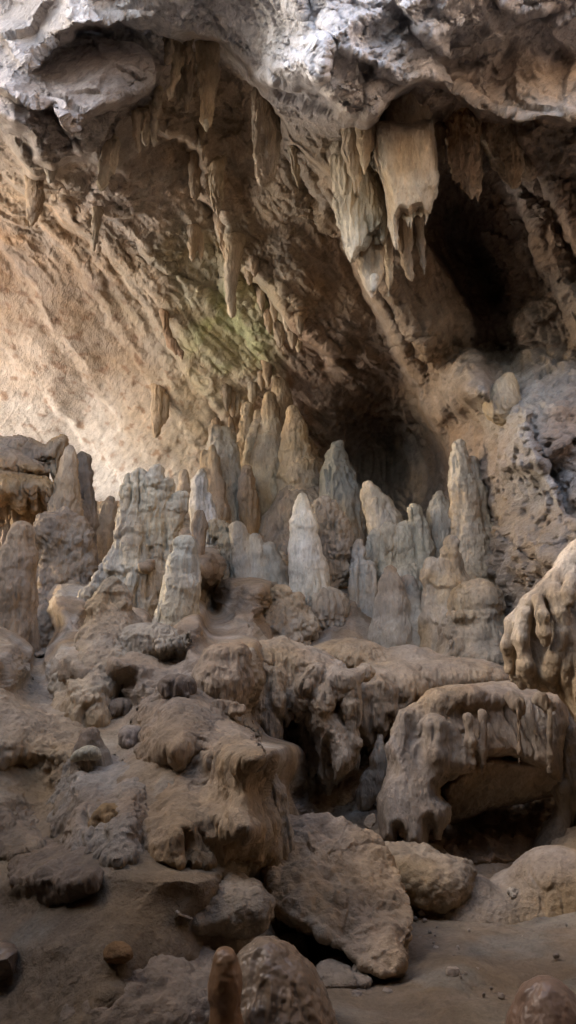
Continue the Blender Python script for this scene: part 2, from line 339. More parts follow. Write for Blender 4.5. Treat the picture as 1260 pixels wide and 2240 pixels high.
def cave_sheet():
    U, Vv = np.meshgrid(CU, CV); U = np.where(U < -60, -60+(U+60)*(.22+.78*sst(230, 420, Vv)), U); q = np.stack([U.ravel(), Vv.ravel()], 1)
    # smooth depth on a coarse lattice, then refined
    d = rbf(CEIL[:, :2]/1000, CEIL[:, 2], q/1000, .03)
    w0 = P(q[:, 0], q[:, 1], np.maximum(d, 1.5))
    wob = np.stack([fbm(w0*1.6, 4, 3), fbm(w0*1.6, 4, 9)], 1)*26+np.stack([fbm(w0*7, 3, 13), fbm(w0*7, 3, 19)], 1)*6
    for pl, A, w in LEDGE:
        if A == 0: continue
        A = A*(.62 if pl[0][0] < 250 and pl[0][1] > 380 else 1.4 if pl[0][0] < 160 and 200 <= pl[0][1] < 300 else 1)
        s, ov = polydist(q+wob, pl)
        d = d-A*sst(-8, 13, s)*np.exp(-np.maximum(s, 0)/w)*np.exp(-ov/35)+A*.35*sst(3, -6, s)*np.exp(-np.maximum(-s, 0)/(w*.5))*np.exp(-ov/35)
    V = P(q[:, 0], q[:, 1], np.maximum(d, 1.5)); nu, nv = len(CU), len(CV)
    ii = np.arange(nu*nv).reshape(nv, nu); Q = np.stack([ii[:-1, :-1], ii[1:, :-1], ii[1:, 1:], ii[:-1, 1:]], -1).reshape(-1, 4)
    N = vnormals(V, Q); view = V-np.array([0, 0, CAMZ]); view /= np.linalg.norm(view, axis=1)[:, None]
    if (N*view).sum(1).mean() > 0: Q = Q[:, ::-1]; N = -N
    D = -(N*.6+(-view)*-.0); px, py = q[:, 0], q[:, 1]
    N = N*.55-view*.45
    # weights of rock kinds
    lip = sst(330, 200, py-.12*np.abs(px-800)+30*perlin(V*1.2, 2)); lip = np.maximum(lip, sst(420, 300, py)*sst(420, 330, px))
    white = sst(380, 200, np.hypot((px-120)*.9, (py-930)*.8)); pit = sst(60, -20, polydist(q, [(1010, 860), (1030, 1000), (1120, 1120), (1250, 1215)])[0]*-1)*sst(820, 880, py)*sst(990, 1040, px)
    strat = np.clip(1-lip-.85*white-pit, 0, 1); lv_ = sst(640, 330, px)*sst(380, 480, py)
    # banding: overlapping flakes along tilted beds
    def unit(v): return v/np.linalg.norm(v)
    dirs = [unit(P(370, 1000, 14.9)-P(60, 590, 12.4)), unit(P(790, 640, 10.1)-P(600, 420, 9.1)), unit(P(1000, 900, 10.7)-P(860, 520, 9.2))]
    wts = [sst(620, 400, px+.45*(py-600)), None, sst(740, 880, px-.35*(py-600))]; wts[1] = np.clip(1-wts[0]-wts[2], 0, 1)
    band = 0; st = 0; st2 = 0
    for kk, (tt, wt) in enumerate(zip(dirs, wts)):
        u = unit(np.cross(tt, [0, 1, 0])); v = np.cross(tt, u)
        wp = V+.10*np.stack([fbm(V*1.4, 3, 31+kk), fbm(V*1.4, 3, 34+kk), fbm(V*1.4, 3, 37+kk)], 1)
        c = np.stack([wp@tt, wp@u, wp@v], 1)
        def flakes(f, seed, tl, sharp=.72):
            s = c[:, 1]*f+1.0*fbm(c*np.array([tl, 2.2, 2.2]), 3, seed); fl = np.floor(s); fr = s-fl
            saw = np.where(fr < sharp, fr/sharp, (1-fr)/(1-sharp)); amp = np.clip(.35+1.3*fbm(c*np.array([tl*1.6, 1, 2])+fl[:, None]*3.1, 3, seed+7), 0, 1.2)
            return (saw-.5)*amp
        mk = sst(-.3, .3, fbm(V*.9, 3, 181+kk)); mk2 = sst(-.25, .3, fbm(V*1.7, 3, 184+kk))
        bb = .22*flakes(1.3, 131+kk, .2)+.10*mk*flakes(4.2, 137+kk, .4)+.05*mk2*flakes(11, 143+kk, .8)+.02*flakes(27, 147+kk, 1.6)
        bb = bb+.10*fbm(c*np.array([.35, 2.6, 2.6]), 4, 151+kk, ridged=True)+.05*fbm(c*np.array([.9, 8, 8]), 4, 153+kk, ridged=True)+.03*fbm(V*6, 4, 155+kk, gain=.6)
        band = band+wt*bb; st = st+wt*fbm(c*np.array([.5, 4, 4]), 4, 161+kk); st2 = st2+wt*fbm(c*np.array([1.3, 14, 14]), 3, 163+kk)
    aniso = V*4.0
    wq = V+.1*np.stack([perlin(V*2, 1), perlin(V*2, 2), perlin(V*2, 3)], 1); q1, q2, idq = worley(wq*2.2, 3); idq = idq*sst(0, .1, q2)
    # lip: crumpled limestone with thin sharp edges, broad worn facets between
    td = unit(P(900, 230, 6.3)-P(560, 20, 5.3)); ud = unit(np.cross(td, [0, 1, 0])); vd = np.cross(td, ud)
    wv = V+.16*np.stack([fbm(V*2.2, 3, 61), fbm(V*2.2, 3, 62), fbm(V*2.2, 3, 63)], 1); lc = np.stack([wv@td, wv@ud, wv@vd], 1)
    smooth_lip = sst(-.05, .3, fbm(V*.8, 3, 77)+.3*sst(140, 60, np.hypot(px-260, py-160))+.3*sst(350, 230, np.hypot((px-1180)*.8, (py-230)*1.4)))
    def fl(f, seed, tl):
        s_ = lc[:, 1]*f+.9*fbm(lc*np.array([tl, 2, 2]), 3, seed)+.35*fbm(V*7, 3, seed+2); l_ = np.floor(s_); r_ = s_-l_
        return (np.where(r_ < .8, r_/.8, (1-r_)/.2)-.5)*np.clip(.3+1.5*fbm(lc*np.array([tl*2, 1.5, 2])+l_[:, None]*2.7, 3, seed+7), 0, 1.2)
    crum = .07*fl(2.2, 171, .6)+.06*fl(5.5, 173, 1.0)+.035*fl(13, 175, 2)+.055*facet(lc*np.array([2.2, 3.6, 3.6]), 3)+.04*facet(lc*np.array([5, 9, 9]), 4)+.02*facet(lc*np.array([12, 20, 20]), 7)+.035*fbm(lc*np.array([6, 12, 12]), 4, 73, gain=.68)
    lipd = .12*fbm(V*1.1, 3, 71)+.16*facet(wq*np.array([1.1, 1.1, 1.4]), 5)+.05*facet(wq*2.6, 6)*(.4+.6*smooth_lip)+(1-.8*smooth_lip)*crum+.02*fbm(V*8, 5, 76, gain=.65)
    pitd = .10*fbm(V*2.2, 4, 81)+.07*(.5-worley(wv*5, 8)[0])-.08*sst(.34, .12, worley(wv*7, 9)[0])+.05*facet(V*2.6, 46)+.035*facet(V*7, 47)+.03*fbm(V*12, 4, 83, gain=.65)
    wd = .05*fbm(V*3, 4, 85)+.03*fbm(aniso*.6, 3, 87)+.02*(.5-worley(wv*9, 10)[0])
    gen = .16*fbm(V*.8, 3, 91)
    scale = .25+.75*sst(-900, -200, py)
    mkf = sst(-.2, .3, fbm(V*.8, 3, 191))
    # alcove curtain: vertical flutes
    alc = sst(160, 90, np.hypot((px-850)*.95, (py-985)*.9)); fw = V+.1*np.stack([perlin(V*.9, 4), perlin(V*.9, 5), 0*px], 1); flu = .13*(1-2*np.abs(perlin(fw*np.array([5, 2.5, .25]), 95)))+.05*(1-2*np.abs(perlin(fw*np.array([11, 5, .5]), 96)))
    rw = sst(980, 1060, px)*sst(260, 330, py); disp = gen+strat*band*(1-alc)*(1+.5*rw-.4*lv_)+strat*lv_*(.03*fbm(V*5, 4, 49, gain=.65)+.03*facet(V*3.5, 50))+rw*(1-pit)*(.10*facet(V*np.array([2.2, 2.2, 3]), 41)+.05*facet(V*5.5, 42)+.04*fbm(V*7, 4, 43, gain=.65))+strat*(.05*facet(V*2.4, 44)*mkf+.03*facet(V*6, 45))+lip*lipd+pit*pitd+.6*white*wd+alc*flu
    V = V+N*disp[:, None]
    V = ease(V, nu, nv, (CU > -60) & (CU < 1320), (CV > -140) & (CV < 1330), 4.5, 10.0, 5)
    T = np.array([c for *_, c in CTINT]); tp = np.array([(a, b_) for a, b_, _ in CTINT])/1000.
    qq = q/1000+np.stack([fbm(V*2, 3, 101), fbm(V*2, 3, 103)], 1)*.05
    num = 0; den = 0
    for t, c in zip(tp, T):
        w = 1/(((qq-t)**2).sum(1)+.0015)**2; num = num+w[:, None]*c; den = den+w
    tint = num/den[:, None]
    rust = np.clip(st*1.5, -1, 1)*strat*sst(850, 500, px)
    tint = tint*(1+.42*strat*st+.25*strat*st2+.12*fbm(V*2.5, 3, 117))[:, None]
    tint = tint*(1+.45*lip*sst(300, 220, py)*(1-sst(150, 70, np.hypot(px-240, py-180)))+.22*strat*sst(900, 600, px))[:, None]; tint = tint+(rust*np.clip(1, 0, 1))[:, None]*np.array([.03, -.005, -.03])  # lip and vault lifted by region, extra daylight painted into the tint
    sp = sst(.12, .35, fbm(V*np.array([4, 4, 5]), 4, 119))*np.maximum(white, .4*strat*sst(450, 250, px)); tint = tint*(1-.45*sp[:, None]*np.array([.75, 1, 1.15]))
    gr = sst(.05, .3, fbm(V*1.8, 3, 121)+.15)*sst(150, 60, np.hypot((px-510), (py-735)*.8)); tint = tint*(1+gr[:, None]*np.array([-.06, .02, -.12]))
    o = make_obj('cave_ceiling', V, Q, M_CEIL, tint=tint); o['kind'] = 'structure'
    return V.reshape(nv, nu, 3)
SHEET = cave_sheet()
def CD(px, py):
    return SHEET[np.argmin(abs(CV-py)), np.argmin(abs(CU-px)), 1]
# ------------------------------------------------------------------ ground: one height field from the floor by the camera up the flowstone slope and out of the cave
GPT = np.array([(630,2240,2.85),(100,2240,2.6),(1200,2240,2.8),(1000,2110,3.4),(1240,2090,3.5),(1200,2000,4.2),(1250,1880,4.9),(950,2000,4.3),(700,2140,3.3),(620,1980,4.0),
 (100,2120,3.0),(0,1980,3.4),(300,2010,3.5),(450,1940,3.9),(100,1760,4.5),(300,1900,4.2),(0,1700,4.9),(50,1590,5.5),(0,1480,6.6),(80,1455,7.2),(150,1480,6.4),(250,1640,5.2),(300,1560,5.9),(400,1470,6.9),(350,1400,7.9),(480,1400,8.1),(600,1402,8.3),
 (720,1395,8.5),(850,1385,8.7),(1000,1420,8.2),(1100,1440,8.0),(1200,1470,8.0),(480,1900,4.4),(560,1870,4.9),(700,1800,5.9),(800,1790,5.9),(900,1850,5.2),(1000,1880,5.3),(1180,1850,5.7),(1150,1620,7.2),(950,1640,7.1),(600,1600,6.9),(700,1560,7.2),(900,1540,7.5),
 (450,1330,9.6),(650,1330,10),(900,1310,10),(250,1370,10.2),(100,1385,9.8),(560,1250,12),(800,1250,12),(350,1290,12.5)])
def ground_z():
    w = P(GPT[:, 0], GPT[:, 1], GPT[:, 2]); extra = [(-9,11,1.0),(-5,13,1.5),(0,15,2.2),(5,13,2.4),(8,9,1.5),(-9,6,1.2),(-6,3,.9),(6,3,.2),(8,6,1.0),(0,0,-.05),(-4,0,.3),(4,0,-.1),(0,-6,-.2),(-8,-8,0),(8,-8,0),(-12,16,.6),(10,18,2),(-4,19,1.5),(-14,12,0.2),(-20,14,-.5)]
    pts = np.concatenate([w[:, :2], [(a, b) for a, b, _ in extra]]); z = np.concatenate([w[:, 2], [c for *_, c in extra]])
    return pts, z
_gp, _gz = ground_z()
def GZ(x, y):
    x = np.atleast_1d(np.asarray(x, float)); y = np.atleast_1d(np.asarray(y, float))
    z = rbf(_gp, _gz, np.stack([x.ravel(), y.ravel()], 1), .25)
    far = sst(12, 24, np.hypot(x.ravel(), y.ravel()-6)); return z*(1-far)+far*-.4
def ground():
    # near patch is fine, the rest coarse
    X = np.concatenate([np.linspace(-400, -30, 14), np.arange(-29, -5, .5), np.arange(-5, 5, .08), np.arange(5, 12, .25), np.linspace(12.5, 400, 16)])
    Y = np.concatenate([np.linspace(-400, -14, 14), np.arange(-13.5, 2, .5), np.arange(2.2, 10, .08), np.arange(10, 20, .1), np.linspace(20.5, 400, 14)])
    gx, gy = np.meshgrid(X, Y); z = GZ(gx, gy); V = np.stack([gx.ravel(), gy.ravel(), z], 1)
    nx, ny = len(X), len(Y); ii = np.arange(nx*ny).reshape(ny, nx); Q = np.stack([ii[:-1, :-1], ii[:-1, 1:], ii[1:, 1:], ii[1:, :-1]], -1).reshape(-1, 4)
    N = vnormals(V, Q); near = sst(16, 9, np.hypot(V[:, 0], V[:, 1]-5))
    steep = sst(.9, .55, N[:, 2])
    x, y = V[:, 0], V[:, 1]
    big = .16*fbm(V*.9, 3, 201)+.07*fbm(V*2.6, 3, 203)
    flut = fbm(V*np.array([9, 9, 1.0]), 3, 205, ridged=True)
    f1, f21, idv = worley((V+.1*np.stack([perlin(V*3, 1), perlin(V*3, 2), perlin(V*3, 3)], 1))*5, 21)
    rough = sst(-.1, .3, fbm(V*1.1, 3, 207))
    disp = near*(big+steep*.045*flut+rough*(.05*(.5-f1)+.03*fbm(V*9, 4, 209))+.008*fbm(V*22, 3, 211))
    V = V+N*disp[:, None]; V[:, 2] -= .4*sst(-5, -4, V[:, 0])*sst(6, 5, V[:, 0])*sst(1.5, 2.4, V[:, 1])*sst(14, 11, V[:, 1])
    base = np.array([.285, .225, .18]); pale = np.array([.36, .32, .28]); dark = np.array([.17, .125, .1]); gray = np.array([.33, .31, .29])
    a = fbm(V*.9, 4, 221); c = fbm(V*2.2, 3, 223); t = np.tile(base, (len(V), 1))
    t = t+(pale-base)*sst(.0, .4, a)[:, None]+(gray-base)*(.7*sst(.1, .4, c))[:, None]+(dark-base)*(sst(.0, .5, -a)*.8)[:, None]
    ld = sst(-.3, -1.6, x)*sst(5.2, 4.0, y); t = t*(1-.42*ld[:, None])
    out = sst(-5.5, -7, x)*sst(7.5, 9, y); t = t*(1-out[:, None])+np.array([.58, .56, .545])*out[:, None]  # unseen ground by the side opening, paled to bounce sun inside
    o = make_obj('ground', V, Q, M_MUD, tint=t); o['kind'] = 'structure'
ground()
# the flowstone slope itself, modelled finely: draped steps, flutes and crusts
SLOPE = np.concatenate([GPT, np.array([(x, 1100, 14.5) for x in range(-300, 1700, 200)]+[(215,1140,15),(-200,1250,10.5),(150,1230,9.0),(60,1230,9.0),(250,1230,8.9),(350,1190,9.4),(430,1200,9.6),(500,1180,10.5),(600,1150,11.6),(680,1170,11.4),(760,1220,10.6),(850,1230,10.2),(950,1230,9.8),(1050,1290,9.3),(1150,1330,8.4),(1260,1350,8),(1500,1400,7.6),
 (-200,1500,6.4),(-300,1900,3.4),(-300,2300,2.3),(1500,1700,5.6),(1560,2000,4.0),(1560,2300,2.7),(300,2300,2.55),(900,2300,2.65),(430,1620,5.9),(480,1740,5.05),(550,1800,5.05),(400,1820,4.85),(320,1840,4.6),(320,1760,4.9),(240,1560,5.9),(480,1500,6.9),(210,1700,4.8),(150,1620,5.3)])])
SLEDGE = [([(200,1300),(260,1330),(330,1350),(350,1330)], .1, 60)]
_prof = lambda py: np.interp(py, [1380, 1420, 1500, 1600, 1700, 1800, 1900, 1950, 2000, 2100, 2240, 2300], [6.0, 5.55, 5.0, 4.5, 4.1, 3.8, 3.5, 3.36, 3.22, 3.02, 2.85, 2.75])
_keep = ~((SLOPE[:, 0] < 590) & (SLOPE[:, 1] > 1385)); SLOPE = SLOPE[_keep]
SLOPE = np.concatenate([SLOPE, [(x, y, _prof(y)*(1+.06*np.sin(x*.011+y*.004)+(.06 if x > 520 and y < 1700 else 0))) for x in (-280, -100, 20, 140, 260, 380, 470, 550) for y in (1420, 1500, 1600, 1700, 1800, 1900, 1950, 2000, 2100, 2250) if x < 500 or y < 1650], [(600,1620,4.95),(605,1700,4.4),(612,1800,4.2),(610,1868,4.08),(545,1930,3.95),(530,2000,3.6),(580,2110,3.4),(660,1700,6.2),(660,1820,5.6)], [(430,1340,7.0),(300,1340,6.6),(150,1360,6.6),(30,1400,6.4),(520,1350,7.6),(330,1250,7.6),(430,1250,8.4),(640,1210,11.2),(690,1270,10.2),(760,1290,9.8),(560,1260,10.4),(480,1220,10.1),(600,1330,9.6)]])
HUMPS = [(60,1580,120,70,.18),(150,1650,90,50,.12),(140,1890,120,50,.2),(50,1930,80,45,.12),(190,1740,50,90,.18),(285,1760,35,80,.12),(170,1480,60,80,.15),(380,1560,80,70,.15),(480,1970,100,40,.1),(330,2190,150,50,.12),(420,1640,70,40,.12),(0,1760,70,60,.12),(1230,1930,90,60,.12),(460,1918,170,42,.2),(690,2075,85,45,-.4),(800,2130,60,25,-.15)]
def slope_sheet():
    su = axis([(-300, -40, 14), (-40, 1300, 2.6), (1300, 1560, 14)]); sv = axis([(1100, 2262, 2.6)])
    U, W = np.meshgrid(su, sv); q = np.stack([U.ravel(), W.ravel()], 1); px, py = q.T
    d = rbf(SLOPE[:, :2]/1000, SLOPE[:, 2], q/1000, .03); w0 = P(px, py, d)
    wob = np.stack([fbm(w0*2.2, 2, 231), fbm(w0*2.2, 2, 233)], 1)*18
    for pl, A, wd in SLEDGE:
        s, ov = polydist(q+wob, pl); d = d-A*sst(-3, 8, s)*np.exp(-np.maximum(s, 0)/wd)*np.exp(-ov/30)
    for hx, hy, rx, ry, A in HUMPS: d = d-A*np.exp(-((px+wob[:, 0]-hx)/rx)**2-((py+wob[:, 1]-hy)/ry)**2)
    V = P(px, py, d); nu, nv = len(su), len(sv); ii = np.arange(nu*nv).reshape(nv, nu); Q = np.stack([ii[:-1, :-1], ii[1:, :-1], ii[1:, 1:], ii[:-1, 1:]], -1).reshape(-1, 4)
    N = vnormals(V, Q); view = V-np.array([0, 0, CAMZ]); view /= np.linalg.norm(view, axis=1)[:, None]
    if (N*view).sum(1).mean() > 0: Q = Q[:, ::-1]; N = -N
    steep = sst(.97, .6, N[:, 2]); near = np.clip(V[:, 1]/5.5, .45, 1.3)
    mud = .45*sst(200, 60, np.hypot((px-230)*.55, (py-2030)*.9))+sst(160, 40, np.abs(py-2010))*sst(850, 950, px); mud = np.clip(mud, 0, 1)
    flow = sst(-.25, .2, fbm(V*.9, 3, 241)+.5*sst(1880, 1700, py)-.25)*steep*(1-mud)
    wv = V+.07*np.stack([fbm(V*2.4, 3, 243), fbm(V*2.4, 3, 245), 0*px], 1)
    g1 = fbm(wv*np.array([6.5, 6.5, .7]), 3, 247, ridged=True); g2 = fbm(wv*np.array([17, 17, 1.6]), 3, 249, ridged=True)
    z = V[:, 2]*1.7+.8*fbm(V*np.array([1.2, 1.2, .6]), 3, 251)+.16*fbm(V*np.array([7, 7, 1]), 2, 253)+.06*fbm(V*np.array([22, 22, 3]), 2, 254); fr = z-np.floor(z)
    tier = np.where(fr < .88, 1-fr/.88, (fr-.88)/.12)-.5
    crust = sst(-.1, .3, fbm(V*1.4, 3, 255)+.3*sst(1900, 2050, py)*sst(700, 500, px)*(1-mud)-.1*mud)*(1-.9*mud); sl = sst(620, 540, px)*sst(1400, 1470, py)*sst(1930, 1860, py); crust = crust*(1-.75*sl); flow = np.maximum(flow, .95*sl*steep)
    f1, f21, idv = worley(wv*7, 22); h1 = worley(wv*16, 23)[0]
    lump = .11*fbm(V*1.3, 3, 257)+.06*fbm(V*3.4, 3, 259)
    disp = near*(lump*(1-.5*mud)+flow*(.06*g1+.03*g2)+.085*tier*steep*(1-.75*mud)*sst(-.4, .2, fbm(V*.8, 2, 261))+crust*(.06*(.5-f1)+.025*(.5-h1)+.05*fbm(V*6, 5, 263, gain=.62)))+near*.016*fbm(V*12, 5, 265, gain=.66)+near*mud*(.03*facet(V*2.2, 48)+.02*fbm(V*5, 4, 266))
    V = V+(N*.8-view*.2)*disp[:, None]
    V = ease(V, nu, nv, (su > -40) & (su < 1300), sv > 0, 7.0, 14.0, 6)
    base = np.array([.31, .245, .185]); pale = np.array([.40, .345, .275]); dark = np.array([.19, .145, .11]); gray = np.array([.34, .315, .28])
    a_ = fbm(V*1.1, 4, 271); c_ = fbm(V*2.4, 4, 273); st = fbm(V*np.array([8, 8, .8]), 3, 275)
    t = np.tile(base, (len(V), 1)); t = t+(pale-base)*sst(.0, .4, a_)[:, None]+(gray-base)*(.75*sst(.05, .4, c_))[:, None]+(dark-base)*(sst(.0, .45, -a_)*.8)[:, None]
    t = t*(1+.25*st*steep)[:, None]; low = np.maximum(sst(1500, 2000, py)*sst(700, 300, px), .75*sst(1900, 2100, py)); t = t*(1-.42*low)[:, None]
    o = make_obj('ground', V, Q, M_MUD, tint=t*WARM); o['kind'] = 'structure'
    return su, sv, V.reshape(nv, nu, 3)
SU, SV, SMESH = slope_sheet()
def SD(px, py): return SMESH[np.argmin(abs(SV-py)), np.argmin(abs(SU-px)), 1]
# ------------------------------------------------------------------ unseen walls round the viewer, placed to limit incoming daylight
def slab(name, a, b, z0, z1, thick, seed):
    """a rough rock wall between two ground points"""
    f = Field(); a, b = np.array(a, float), np.array(b, float); m = (a+b)/2; L = np.hypot(*(b-a)); ang = math.degrees(math.atan2(b[1]-a[1], b[0]-a[0]))
    f.box((m[0], m[1], (z0+z1)/2), (L/2, thick/2, (z1-z0)/2), .5, .1, rotm(0, 0, ang))
    def nz(V, N): return V+N*(.5*fbm(V*.4, 4, seed)+.2*fbm(V*1.6, 3, seed+4))[:, None]
    V, Q = f.mesh(.22, nz); t = np.array([.36, .29, .23])*(1+.3*fbm(V*.8, 3, seed+9))[:, None]
    o = make_obj(name, V, Q, M_WALL, tint=t); o['kind'] = 'structure'
slab('unseen_cave_wall', (-7.0, -7), (-7.0, 8.0), -1.5, 6.4, 1.6, 301)
slab('unseen_cave_wall', (7.6, -7), (7.6, 13), -1.5, 12, 1.6, 311)
slab('unseen_cave_wall', (-8, -5.6), (8, -5.6), -1.5, 5.4, 1.4, 321)
slab('unseen_cave_wall', (-10.4, 7.8), (-10.4, 19), 8, 14, 1.2, 331)  # added to close off the upper side opening and restrict its light
slab('unseen_cave_wall', (-10.4, 7.7), (-6.8, 7.7), -.5, 14, .8, 333)
def shade_block(name, c, r, seed, h=.2, dark=False):
    f = Field(); f.box(c, r, .3, .1)
    V, Q = f.mesh(h, lambda V, N: V+N*(.28*fbm(V*.5, 4, seed)+.14*fbm(V*1.6, 3, seed+4))[:, None])
    t = np.array([.36, .29, .23])*(1+.3*fbm(V*.8, 3, seed+9))[:, None]
    if dark: t = t*.4
    o = make_obj(name, V, Q, M_WALL, tint=t); o['kind'] = 'structure'
shade_block('cave_ceiling', (0, -1.7, 5.0), (9, 4.2, .4), 341)      # unseen overhang, added to keep skylight off the floor
shade_block('shading_hill', (0, 15.6, 14.3), (25, 10.2, 5.9), 351, .5, True)  # the hill above the cave, unseen, added to block the sun
# ------------------------------------------------------------------ camera, sky and sun
cam = bpy.data.cameras.new('camera'); co = bpy.data.objects.new('camera', cam); C.objects.link(co)
co.location = (0, 0, CAMZ); co.rotation_euler = (math.radians(90)+PITCH, 0, 0)
cam.sensor_fit = 'VERTICAL'; cam.sensor_height = 36; cam.lens = 36*FPX/2240; cam.clip_end = 2000; cam.clip_start = .05
sc = bpy.context.scene; sc.camera = co
SUN_EL, SUN_AZ = 30.0, 290.0     # degrees; azimuth clockwise from +Y
w = bpy.data.worlds.new('World'); sc.world = w; w.use_nodes = True; nt = w.node_tree
sky = nt.nodes.new('ShaderNodeTexSky'); sky.sky_type = 'NISHITA'; sky.sun_disc = False
sky.sun_elevation = math.radians(SUN_EL); sky.sun_rotation = math.radians(SUN_AZ); sky.air_density = .9; sky.dust_density = 6.0; sky.ozone_density = 0.0
bg = nt.nodes['Background']; nt.links.new(sky.outputs[0], bg.inputs[0]); bg.inputs[1].default_value = .15
ld = bpy.data.lights.new('sun', 'SUN'); ld.energy = 5.0; ld.angle = math.radians(.5); ld.color = (1, .965, .92)
lo = bpy.data.objects.new('sun', ld); C.objects.link(lo); lo.location = (-20, 10, 20)
from mathutils import Vector
az, el = math.radians(SUN_AZ), math.radians(SUN_EL)
dirv = Vector((math.sin(az)*math.cos(el), math.cos(az)*math.cos(el), math.sin(el)))
lo.rotation_euler = dirv.to_track_quat('Z', 'Y').to_euler()
sc.view_settings.view_transform = 'Standard'; sc.view_settings.look = 'None'; sc.view_settings.gamma = 1; sc.view_settings.exposure = 3.75
sc.render.engine = 'CYCLES'; sc.cycles.max_bounces = 8; sc.cycles.diffuse_bounces = 6; sc.cycles.use_denoising = True; sc.cycles.denoiser = 'OPENIMAGEDENOISE'; sc.cycles.denoising_input_passes = 'RGB_ALBEDO_NORMAL'; sc.cycles.denoising_prefilter = 'ACCURATE'; sc.cycles.use_guiding = True; sc.cycles.use_surface_guiding = True; sc.cycles.guiding_training_samples = 64
sc.cycles.sample_clamp_indirect = 6
print('setting built', round(time.time()-T0, 1))
# ------------------------------------------------------------------ things: each speleothem and rock is a solid of its own
def weather(l=.03, fl=.012, ti=0, tf=2.4, po=0, fine=.006, fx=0, seed=1, ff=14):
    def f(V, N):
        up = np.clip(N[:, 2], 0, 1); side = 1-up**2*.8
        w = V+.05*np.stack([fbm(V*3, 3, seed+1), fbm(V*3, 3, seed+2), 0*V[:, 0]], 1)
        d = l*(.9*fbm(V*2.6, 3, seed)+.75*fbm(V*6.5, 4, seed+3, gain=.6))
        if fl:
            mk = sst(-.4, .2, fbm(V*1.5, 2, seed+5))*side
            d = d+fl*1.7*mk*(fbm(w*np.array([ff, ff, 1.0]), 3, seed+7, gain=.6, ridged=True)-.2)+fl*.6*side*fbm(w*np.array([ff*2.3, ff*2.3, 2.5]), 2, seed+8)
        if ti:
            s = V[:, 2]*tf+.5*perlin(V*1.4, seed+9)+.25*perlin(V*5.5, seed+11)+.12*fbm(V*np.array([20, 20, 3]), 2, seed+12); fr = s-np.floor(s)
            d = d+ti*1.2*(np.where(fr < .87, 1-fr/.87, (fr-.87)/.13)-.5)*sst(-.5, .2, fbm(V*1.1, 2, seed+13))
            s = V[:, 2]*tf*2.7+.5*perlin(V*2, seed+29)+.3*perlin(V*7, seed+31)+.15*fbm(V*np.array([22, 22, 3]), 2, seed+32); fr = s-np.floor(s)
            d = d+ti*.4*(np.where(fr < .85, 1-fr/.85, (fr-.85)/.15)-.5)*sst(-.2, .3, fbm(V*1.7, 2, seed+33))
        if fl: d = d-fl*1.5*side*sst(.72, .93, 1-2*np.abs(perlin(w*np.array([8, 8, .7]), seed+51)))*sst(-.1, .25, fbm(V*2, 2, seed+52))
        mp = sst(.05, .35, fbm(V*1.9, 3, seed+41))
        d = d-(.3*l if po else .12*l)*mp*sst(.25, .05, worley(w*11, seed+43)[0])+l*.3*mp*fbm(V*13, 3, seed+44, gain=.65)
        if po:
            d = d+po*(.55-worley(w*8, seed+15)[0])+po*.6*(.5-worley(w*19, seed+16)[0])
        if fx:
            f1, f21, idv = worley((V+.12*np.stack([perlin(V*3, seed), perlin(V*3, seed+1), perlin(V*3, seed+2)], 1))*3.6, seed+17)
            d = d+fx*(1.8*facet(V*2.2, seed+17)+.8*facet(V*8, seed+18)+.5*fbm(V*10, 4, seed+20, gain=.65))
        return V+N*(d+fine*fbm(V*26, 3, seed+21, gain=.65))[:, None]
    return f
PALE = (.46, .405, .32); CREAM = (.42, .365, .285); TAN = (.365, .285, .2); BROWN = (.29, .215, .15); GREY = (.35, .315, .265); DARK = (.2, .165, .135); BLUE = (.36, .325, .275); RUST = (.31, .195, .11); OLD = (.235, .19, .15)
_n = [0]
